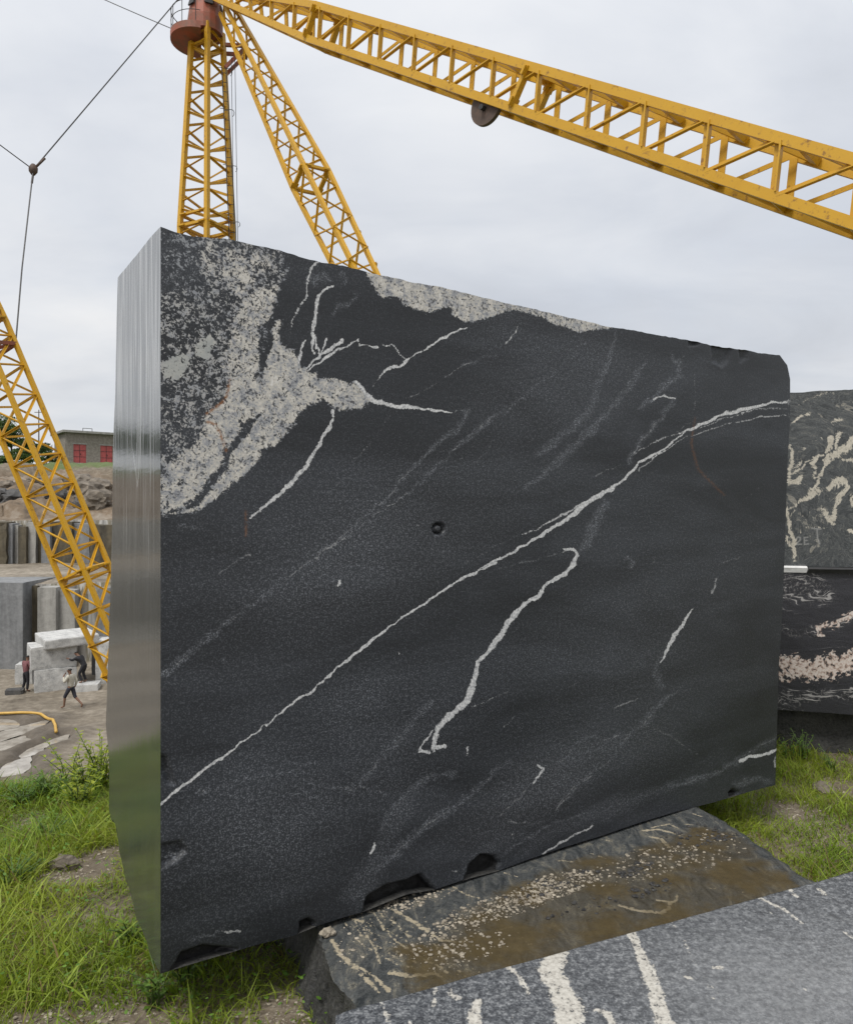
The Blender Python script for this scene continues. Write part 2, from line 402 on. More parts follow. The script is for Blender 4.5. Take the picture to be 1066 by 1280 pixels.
def mat_layered():
    m, g, b, co = material('layered_black_granite_with_pink_band')
    vein, pink = g.attr('vein'), g.attr('peg')
    wob = g.noise(co, 1.8, 4, 0.6, 0.8, col=True)
    wv = g.n('ShaderNodeVectorMath', {0: co, 1: g.n('ShaderNodeVectorMath', {0: wob, 3: 0.45}, operation='SCALE').outputs[0]}, operation='ADD').outputs[0]
    ln = g.noise(g.mapping(wv, (1.1, 1, 13), rot=(0, 0.12, 0)), 4.0, 5, 0.62, 0.5)
    gr = g.noise(co, 120, 3, 0.65)
    lim = g.m('SUBTRACT', 0.655, g.m('MULTIPLY', vein, 0.18))
    lm = g.step(ln, lim, g.m('ADD', lim, 0.05))
    dark = g.ramp(g.m('MULTIPLY_ADD', gr, 0.5, g.m('MULTIPLY', ln, 0.5)), [(0.35, (0.009, 0.009, 0.012)), (0.7, (0.042, 0.042, 0.050))])
    sp = g.m('MULTIPLY', g.step(g.noise(co, 55, 4, 0.7), 0.52, 0.62), vein)
    col = g.mix(g.m('MAXIMUM', lm, g.m('MULTIPLY', sp, 0.6)), dark, (0.30, 0.29, 0.285))
    pm = g.step(g.m('ADD', pink, g.m('MULTIPLY', g.m('SUBTRACT', g.noise(wv, 30, 4, 0.65), 0.5), 3.2)), 0.42, 0.62)
    pm = g.m('MULTIPLY', pm, g.step(pink, 0.02, 0.15))
    pc = g.ramp(g.noise(co, 34, 4, 0.6), [(0.38, (0.03, 0.028, 0.03)), (0.45, (0.40, 0.295, 0.245)), (0.56, (0.58, 0.53, 0.49)), (0.66, (0.48, 0.36, 0.31))])
    g.put(b.inputs['Base Color'], g.mix(pm, col, pc))
    b.inputs['Roughness'].default_value = 0.42
    g.put(b.inputs['Normal'], g.bump(g.m('ADD', gr, ln), 0.25, 0.005))
    return m

def mat_simple(name, a, c, scale=8, rough=0.6, detail=4, bump=0.3, bdist=0.01, metallic=0.0):
    m, g, b, co = material(name)
    n = g.noise(co, scale, detail, 0.6, 0.2)
    g.put(b.inputs['Base Color'], g.mix(g.ramp(n, [(0.3, 0.0), (0.7, 1.0)]), a, c))
    b.inputs['Roughness'].default_value = rough; b.inputs['Metallic'].default_value = metallic
    if bump: g.put(b.inputs['Normal'], g.bump(n, bump, bdist))
    return m

def mat_yellow():
    m, g, b, _ = material('weathered_yellow_paint')
    co = g.n('ShaderNodeNewGeometry').outputs['Position']
    n = g.noise(co, 1.1, 5, 0.65); n2 = g.noise(co, 6.5, 5, 0.7)
    col = g.mix(n, (0.47, 0.240, 0.006), (0.57, 0.325, 0.013))
    col = g.mix(g.m('MULTIPLY', g.step(n2, 0.56, 0.70), 0.75), col, (0.14, 0.055, 0.018))
    col = g.mix(g.m('MULTIPLY', g.step(g.noise(co, 0.55, 4, 0.6), 0.58, 0.75), 0.35), col, (0.22, 0.12, 0.02))
    g.put(b.inputs['Base Color'], col); b.inputs['Roughness'].default_value = 0.5
    return m

def mat_rust():
    m, g, b, co = material('red_oxide_paint')
    n = g.noise(co, 2.2, 5, 0.65)
    g.put(b.inputs['Base Color'], g.mix(g.ramp(n, [(0.35, 0.0), (0.65, 1.0)]), (0.30, 0.07, 0.035), (0.16, 0.075, 0.045)))
    b.inputs['Roughness'].default_value = 0.6
    return m

def mat_ground():
    m, g, b, co = material('quarry_ground')
    turf = g.attr('turf'); wall = g.attr('cliff'); earth = g.attr('earth')
    n1 = g.noise(co, 0.35, 6, 0.62, 0.4); n2 = g.noise(co, 3.0, 6, 0.65); n3 = g.noise(co, 40, 4, 0.65)
    mudc = g.ramp(g.m('ADD', g.m('MULTIPLY', n1, 0.55), g.m('MULTIPLY', n2, 0.45)), [(0.36, (0.085, 0.068, 0.048)), (0.5, (0.175, 0.148, 0.112)), (0.64, (0.31, 0.272, 0.22))])
    soil = g.ramp(g.m('ADD', g.m('MULTIPLY', n3, 0.5), g.m('MULTIPLY', n2, 0.5)), [(0.3, (0.050, 0.038, 0.024)), (0.5, (0.135, 0.108, 0.076)), (0.68, (0.28, 0.24, 0.185))])
    streak = g.noise(g.mapping(co, (1, 1, 0.05)), 1.3, 5, 0.62, 0.3)
    fac = g.noise(g.mapping(co, (0.6, 0.6, 0.5)), 0.7, 4)
    rock = g.ramp(g.m('ADD', g.m('MULTIPLY', streak, 0.75), g.m('MULTIPLY', fac, 0.25)), [(0.36, (0.05, 0.047, 0.042)), (0.44, (0.16, 0.15, 0.135)), (0.49, (0.10, 0.085, 0.05)), (0.54, (0.30, 0.29, 0.27)), (0.62, (0.12, 0.115, 0.105)), (0.7, (0.36, 0.35, 0.33))])
    ec = g.ramp(g.m('ADD', g.m('MULTIPLY', n1, 0.4), g.m('MULTIPLY', g.noise(co, 0.9, 6, 0.7), 0.6)), [(0.36, (0.055, 0.04, 0.026)), (0.5, (0.15, 0.108, 0.070)), (0.62, (0.24, 0.205, 0.165))])
    gc = g.mix(n2, (0.055, 0.085, 0.022), (0.12, 0.15, 0.045))
    mudc = g.mix(g.m('MULTIPLY', g.attr('wet'), 0.8), mudc, g.mix(n2, (0.045, 0.036, 0.027), (0.12, 0.10, 0.08)))
    col = g.mix(earth, mudc, ec)
    col = g.mix(g.step(g.m('ADD', wall, g.m('MULTIPLY', g.m('SUBTRACT', n1, 0.5), 0.5)), 0.4, 0.7), col, rock)
    col = g.mix(g.step(g.m('ADD', turf, g.m('MULTIPLY', g.m('SUBTRACT', n2, 0.5), 0.7)), 1.3, 1.8), g.mix(g.step(turf, 0.2, 0.9), col, soil), gc)
    g.put(b.inputs['Base Color'], col)
    b.inputs['Roughness'].default_value = 0.8
    g.put(b.inputs['Normal'], g.bump(g.m('ADD', n2, g.m('MULTIPLY', n3, 0.15)), 0.6, 0.05))
    return m

def mat_leaf(name='leaf', rough=0.5, transl=0.35):
    m, g, b, co = material(name)
    c = g.n('ShaderNodeAttribute', attribute_name='col').outputs['Color']
    g.put(b.inputs['Base Color'], c); b.inputs['Roughness'].default_value = rough
    b.inputs['Specular IOR Level'].default_value = 0.3
    tr = g.n('ShaderNodeBsdfTranslucent', {0: g.mix(1.0, c, (1.2, 1.25, 0.6), 'MULTIPLY')})
    mx = g.n('ShaderNodeMixShader', {0: transl, 1: b.outputs[0], 2: tr.outputs[0]})
    g.nt.links.new(mx.outputs[0], g.nt.nodes['Material Output'].inputs[0])
    return m

def mat_pale_block():
    m, g, b, co = material('pale_grey_granite')
    n = g.noise(co, 3.0, 6, 0.65, 0.3); n2 = g.noise(co, 26, 4, 0.7)
    col = g.ramp(g.m('ADD', g.m('MULTIPLY', n, 0.6), g.m('MULTIPLY', n2, 0.4)), [(0.34, (0.22, 0.22, 0.22)), (0.5, (0.46, 0.46, 0.45)), (0.66, (0.60, 0.595, 0.575))])
    g.put(b.inputs['Base Color'], col); b.inputs['Roughness'].default_value = 0.75
    g.put(b.inputs['Normal'], g.bump(n, 0.4, 0.05))
    return m

def mat_sawn_wall(name, a, c):
    m, g, b, co = material(name)
    n = g.noise(g.mapping(co, (1, 1, 0.08)), 1.6, 6, 0.65, 0.25); n2 = g.noise(co, 5, 5, 0.65)
    g.put(b.inputs['Base Color'], g.mix(g.ramp(g.m('ADD', g.m('MULTIPLY', n, 0.65), g.m('MULTIPLY', n2, 0.35)), [(0.36, 0.0), (0.64, 1.0)]), a, c))
    b.inputs['Roughness'].default_value = 0.7
    g.put(b.inputs['Normal'], g.bump(g.m('ADD', n2, n), 0.4, 0.05))
    return m

M_front, M_pol, M_rough = mat_front(), mat_polished(), mat_rough_rock()
M_slab, M_supp, M_swirl, M_layer = mat_front_slab(), mat_support(), mat_swirl(), mat_layered()
M_yel, M_red, M_ground = mat_yellow(), mat_rust(), mat_ground()
M_grass, M_leaf = mat_leaf('grass_blade'), mat_leaf('tree_leaf', 0.6, 0.25)
M_pale = mat_pale_block()
M_wall_grey = mat_sawn_wall('sawn_grey_rock_face', (0.11, 0.115, 0.12), (0.25, 0.255, 0.26))
M_wall_pale = mat_sawn_wall('sawn_pale_rock_face', (0.19, 0.185, 0.17), (0.37, 0.36, 0.335))
M_wall_brown = mat_sawn_wall('stained_brown_rock_face', (0.030, 0.026, 0.018), (0.115, 0.095, 0.06))
M_steel = mat_simple('dark_steel', (0.03, 0.03, 0.032), (0.07, 0.068, 0.065), 20, 0.5, metallic=0.5)
M_rusty = mat_simple('rusty_steel', (0.055, 0.038, 0.030), (0.10, 0.060, 0.042), 9, 0.7)
M_boulder = mat_simple('weathered_boulder', (0.07, 0.058, 0.044), (0.235, 0.20, 0.16), 1.6, 0.85, 6, 0.7, 0.12)
M_boulder_d = mat_simple('dark_boulder', (0.035, 0.035, 0.036), (0.11, 0.105, 0.10), 2.2, 0.85, 6, 0.7, 0.12)
M_pebble = mat_simple('pale_gravel', (0.12, 0.10, 0.075), (0.44, 0.39, 0.31), 33, 0.8, 3, 0)
M_pebble_d = mat_simple('dark_gravel', (0.015, 0.015, 0.017), (0.05, 0.048, 0.045), 40, 0.6, 3, 0)
M_bark = mat_simple('bark', (0.05, 0.038, 0.028), (0.13, 0.10, 0.075), 6, 0.9, 5, 0.6, 0.05)
M_conc = mat_simple('concrete', (0.20, 0.195, 0.18), (0.33, 0.32, 0.30), 2.5, 0.85)
M_brick = mat_simple('weathered_grey_brick', (0.155, 0.135, 0.115), (0.27, 0.245, 0.215), 3.5, 0.9, 6)
M_door = mat_simple('red_door_paint', (0.30, 0.045, 0.045), (0.40, 0.085, 0.080), 3, 0.55, 4, 0)
M_white = mat_simple('white_spacer', (0.50, 0.50, 0.50), (0.68, 0.68, 0.67), 14, 0.6)
M_black = mat_simple('black_spacer', (0.008, 0.008, 0.009), (0.022, 0.022, 0.024), 18, 0.55)
M_hose = mat_simple('yellow_hose', (0.46, 0.27, 0.045), (0.56, 0.36, 0.09), 4, 0.5, 3, 0)
M_skin = mat_simple('skin', (0.16, 0.085, 0.055), (0.20, 0.11, 0.072), 12, 0.55, 3, 0)
M_hair = mat_simple('black_hair', (0.008, 0.007, 0.006), (0.02, 0.018, 0.016), 60, 0.6, 3, 0)
M_shirt_w = mat_simple('off_white_cloth', (0.42, 0.40, 0.34), (0.56, 0.54, 0.47), 14, 0.9, 4, 0.4)
M_shirt_m = mat_simple('maroon_cloth', (0.13, 0.045, 0.055), (0.24, 0.11, 0.115), 24, 0.9, 4, 0.4)
M_cloth_k = mat_simple('black_cloth', (0.010, 0.010, 0.012), (0.026, 0.026, 0.032), 14, 0.9, 4, 0.4)
M_cloth_b = mat_simple('dark_blue_cloth', (0.018, 0.020, 0.030), (0.04, 0.042, 0.058), 14, 0.9, 4, 0.4)
M_water, _g, _b, _co = material('muddy_puddle_water')
_g.put(_b.inputs['Base Color'], _g.mix(_g.ramp(_g.noise(_co, 1.6, 5, 0.65, 0.5), [(0.38, 0.0), (0.62, 1.0)]), (0.24, 0.215, 0.18), (0.40, 0.37, 0.325))); _b.inputs['Roughness'].default_value = 0.04; _b.inputs['IOR'].default_value = 1.45
_g.put(_b.inputs['Normal'], _g.bump(_g.noise(_co, 2.5, 3), 0.04, 0.02))

# ------------------------------------------------------------------ the ground
PIT = -6.3
def puddle_outline(pts):
    w = []
    for x, y in pts:
        y = 680 + 0.25 * y; d = (CH - PIT) * F / (y - 640); w.append(((0.25 * x - 533) / F * d, d))
    n = len(w); out = []
    for k in range(n * 6):                      # smooth closed outline
        t = k / 6; i = int(t); f = t - i
        p0_, p1_, p2_, p3_ = (np.array(w[(i + j - 1) % n]) for j in range(4))
        q = 0.5 * ((2 * p1_) + (-p0_ + p2_) * f + (2 * p0_ - 5 * p1_ + 4 * p2_ - p3_) * f * f + (-p0_ + 3 * p1_ - 3 * p2_ + p3_) * f ** 3)
        out.append(q + 0.35 * np.array([float(fbm(q[0] * 2, q[1] * 2)), float(fbm(q[0] * 2, q[1] * 2, 5.0))]))
    return np.array(out)
PUD = [(puddle_outline(p_), l_) for p_, l_ in [
    ([(5, 1160), (40, 1105), (90, 1075), (150, 1052), (135, 1090), (110, 1140), (60, 1158)], 'wide muddy puddle near the grass at the left'), ([(128, 1046), (165, 1020), (208, 1004), (203, 1026), (150, 1052)], 'small puddle right of the widest one'),
    ([(205, 1004), (270, 975), (335, 950), (332, 968), (270, 993), (222, 1010)], 'narrow puddle reaching towards the hose end'), ([(-60, 1020), (30, 985), (112, 958), (120, 980), (40, 1014), (-40, 1047)], 'long pale puddle in the wheel track'),
    ([(-60, 970), (60, 925), (150, 898), (225, 880), (218, 898), (90, 948), (-40, 992)], 'long thin puddle in the upper wheel track'), ([(-60, 890), (20, 878), (72, 890), (60, 915), (-60, 925)], 'rounded puddle at the left edge under the hose')]]
def puddle_sd(x, y):
    x, y = np.asarray(x, float), np.asarray(y, float); r = np.full(x.shape, -9.0)
    near_ = (y > 18) & (y < 33) & (x < -7) & (x > -22)
    if near_.any():
        xs, ys = x[near_], y[near_]; best = np.full(xs.shape, -9.0)
        for o_, _ in PUD: best = np.maximum(best, poly_sd(xs, ys, o_))
        r[near_] = best
    return r
def plateau(x, y):
    z = 0.07 * np.exp(-(((x + 1.3) / 1.1) ** 2 + ((y - 2.9) / 1.6) ** 2))
    z = z + 0.09 * fbm(x * 0.9, y * 0.9) + 0.04 * fbm(x * 4, y * 4)
    return z
def pit_gate(x, y):
    e = 4.55 + 0.5 * fbm(x * 0.7, y * 0.0 + 2.0) + 0.12 * np.clip(-x - 3, 0, 20)
    return sstep(0, 4.8, y - e) * sstep(2.4, -0.9, x)
_rho = np.array([0, 40.0, 40.25, 46, 52.0, 52.3, 60, 66, 75, 95, 130, 300, 3000])
_hz = np.array([PIT, PIT, -1.95, -1.85, -1.75, 1.15, 2.6, 3.9, 5.75, 7.9, 8.6, 9.5, 9.5])
def rho_of(x, y):
    r = (np.abs(x * 0.9) ** 4 + np.abs(y) ** 4) ** 0.25
    return r
def ground_z(x, y):
    r = rho_of(x, y)
    rw = r + (1.2 * fbm(x * 0.11, y * 0.11, 4.0)) * sstep(39, 41, r)
    p = np.interp(rw, _rho, _hz)
    amp = np.where(r < 39.5, 0.16, np.where(r < 54, 0.25, np.where(r < 78, 2.6, 1.0)))
    p = p + amp * fbm(x * 0.35, y * 0.35, 1.0, 5) * 1.4
    sd = puddle_sd(x, y); pz = sstep(-0.35, 0.05, sd)
    p = np.where(sd > -9, np.maximum(p, PIT + 0.02 + 0.10 * np.exp(-((sd + 0.5) / 0.3) ** 2) + 0.05 * fbm(x * 2.5, y * 2.5, 3.0)), p)
    p = p * (1 - pz) + (PIT - 0.13) * pz
    trk = sstep(34, 20, r) * sstep(9, 14, r) * (1 - sstep(-2.5, -0.3, sd))
    p = p + trk * 0.12 * np.sin((y * 0.9 - x * 0.55) * 1.9 + 2.0 * fbm(x * 0.3, y * 0.3, 3.0))
    w = pit_gate(x, y)
    a = plateau(x, y)
    return a * (1 - w) + p * w

th = np.radians(np.concatenate([np.linspace(-100, -36, 90), np.linspace(-35.6, -20, 130), np.linspace(-19.5, 35, 70), np.linspace(37, 100, 30)]))
rr = np.concatenate([np.linspace(0.0, 12, 170), np.linspace(12.2, 17.8, 30), np.linspace(18, 33, 200), np.linspace(33.2, 39.8, 30), np.linspace(39.9, 41.2, 10), np.linspace(41.5, 51.6, 24), np.linspace(51.7, 53.5, 10),
                     np.linspace(54, 100, 100), np.geomspace(102, 2500, 34)])
RR, TH = np.meshgrid(rr, th, indexing='ij')
sx, sy = np.sin(TH), np.cos(TH)
# rings follow the benches
k = np.where(RR > 0, RR / np.maximum((np.abs(sx * 0.9) ** 4 + np.abs(sy) ** 4) ** 0.25, 1e-6), 0)
bl = sstep(10, 16, RR); kk = RR * (1 - bl) + k * bl
GX, GY = kk * sx, kk * sy
GY = GY - 6.0 * (1 - sstep(0, 30, RR))
GZ = ground_z(GX, GY)
gw = pit_gate(GX, GY); rho = rho_of(GX, GY)
dzr = np.abs(np.gradient(GZ, axis=0)) / np.maximum(np.hypot(np.gradient(GX, axis=0), np.gradient(GY, axis=0)), 1e-3)
cliff = np.where((rho > 38) & (gw > 0.5), sstep(0.9, 2.5, dzr), 0)
earth = np.where(gw > 0.5, sstep(50, 54, rho), sstep(0.05, 0.4, gw))
turf = (1 - sstep(0.0, 0.55, gw)) * 1.0
turf = np.maximum(turf, np.where(gw > 0.5, 2.0 * sstep(71, 79, rho + 5 * fbm(GX * 0.1, GY * 0.1)), 0))
turf = np.where(gw <= 0.5, np.maximum(turf, 2.0 * sstep(9, 14, np.hypot(GX, GY))), turf)
wet = sstep(-1.6, -0.1, puddle_sd(GX, GY) + 1.2 * fbm(GX * 0.8, GY * 0.8, 2.0))
X = np.stack([GX, GY, GZ], -1)
me = np_mesh('ground', X.reshape(-1, 3), grid_faces(*GX.shape, flip=True), [M_ground], None,
             {'turf': turf.ravel(), 'cliff': cliff.ravel(), 'earth': earth.ravel(), 'wet': wet.ravel()})
tag(link('ground', me), 'quarry ground: grassy ledge, muddy pit floor and stepped far benches', 'ground', kind='structure')
gz = lambda x, y: float(ground_z(np.array(float(x)), np.array(float(y))))

# ------------------------------------------------------------------ the big granite block
ANG = math.atan2(1.99, 2.98)
Dv = np.array([math.cos(ANG), math.sin(ANG)]); Nv = np.array([-math.sin(ANG), math.cos(ANG)])
d0 = 1.45 * F / 575; O2 = np.array([(201 - 533) / F * d0, d0])
def front_uz(px, py):
    px, py = np.asarray(px, float), np.asarray(py, float); rx = (px - 533) / F
    # O + u D = t (rx, 1)
    u = (rx * O2[1] - O2[0]) / (Dv[0] - rx * Dv[1]); t = O2[1] + u * Dv[1]
    return u, CH - (py - 640) / F * t
def uz_pix(u, z):
    x = O2[0] + u * Dv[0]; y = O2[1] + u * Dv[1]
    return 533 + F * x / y, 640 + F * (CH - z) / y
def left_vz(px, py):
    rx = (np.asarray(px, float) - 533) / F
    v = (rx * O2[1] - O2[0]) / (Nv[0] - rx * Nv[1]); t = O2[1] + v * Nv[1]
    return v, CH - (np.asarray(py, float) - 640) / F * t

SLAB_Z = lambda u: 0.262 - 0.014 * np.clip(u - 1.0, -1, 3)
top_px = c5([(51, 30), (100, 50), (150, 60), (270, 72), (400, 100), (500, 130), (700, 175), (800, 200), (900, 215), (1066, 248)])[:-1] + \
    c6([(0, 57), (100, 82), (200, 105), (400, 150), (615, 188), (640, 192), (690, 203), (740, 210), (800, 220), (865, 228), (885, 255), (894, 300)])
bot_px = c7([(47, 1147), (100, 1130), (200, 1100), (300, 1070), (400, 1045), (460, 1020), (520, 1000), (590, 980), (650, 955), (700, 935), (775, 922), (850, 897), (939, 878)])[:-1] + \
    c8([(0, 900), (60, 880), (130, 862), (200, 835), (300, 800), (400, 770), (500, 735), (600, 705), (700, 680), (800, 650), (860, 635)])
rgt_px = [(987, 472), (987, 500), (983.5, 568), (981, 659), (977, 760), (973, 822), (970, 917), (968, 981)]
tu, tz = front_uz(*np.array(top_px)[:, :2].T); bu, bz = front_uz(*np.array(bot_px)[:, :2].T); ru, rz = front_uz(*np.array(rgt_px).T)
lv, lz = left_vz(np.array([148, 143, 138, 132, 136]), np.array([348, 560, 800, 990, 1020]))
lbv, lbz = left_vz(np.array([203, 180, 168, 157, 150, 140, 132]), np.array([1217, 1165, 1125, 1085, 1052, 1022, 990]))
o_ = np.argsort(lbv); lbv, lbz = lbv[o_], lbz[o_]

def block_xyz(s, t, w):
    """s along the face 0..1 , t up 0..1, w through 0..1  -> local (u, v, z)"""
    zc = 0.28 + t * 2.36
    uR = np.interp(zc, rz[::-1], ru[::-1])
    u = s * uR
    rough = 1.0
    zt = np.interp(u, tu, tz) + 0.010 * fbm(u * 9, w * 4 + 3) + 0.006 * fbm(u * 40, w * 9)
    zb = np.interp(u, bu, bz)
    on = sstep(0.35, 0.5, u) * sstep(3.0, 2.8, u)
    zb = np.where(on > 0.5, np.maximum(zb, SLAB_Z(u) - 0.004), zb)
    z = zb + t * (zt - zb)
    T = np.interp(z, lz[::-1], lv[::-1]) * (1 - 0.0 * s) + 0.25 * s
    v = w * T
    # left end: the lower back edge is broken away and rises
    lift = np.interp(v, lbv, lbz) - lbz[0] + (0.10 * fbm(v * 9, 3.0) - 0.03 * np.exp(-((v - 0.60) / 0.03) ** 2)) * sstep(0.0, 0.15, v)
    lift = np.clip(lift, 0, 1) * np.exp(-u * 3.0) * (1 - t) ** 1.0
    z = z + lift
    # uneven back and right end
    v = v + w * 0.05 * fbm(u * 3, z * 3, 2.0)
    u = u + s * w * 0.05 * fbm(v * 5, z * 4, 6.0)
    return u, v, z

def left_px(pts):
    a = np.array(pts, float); v, z = left_vz(a[:, 0], a[:, 1]); return v, z

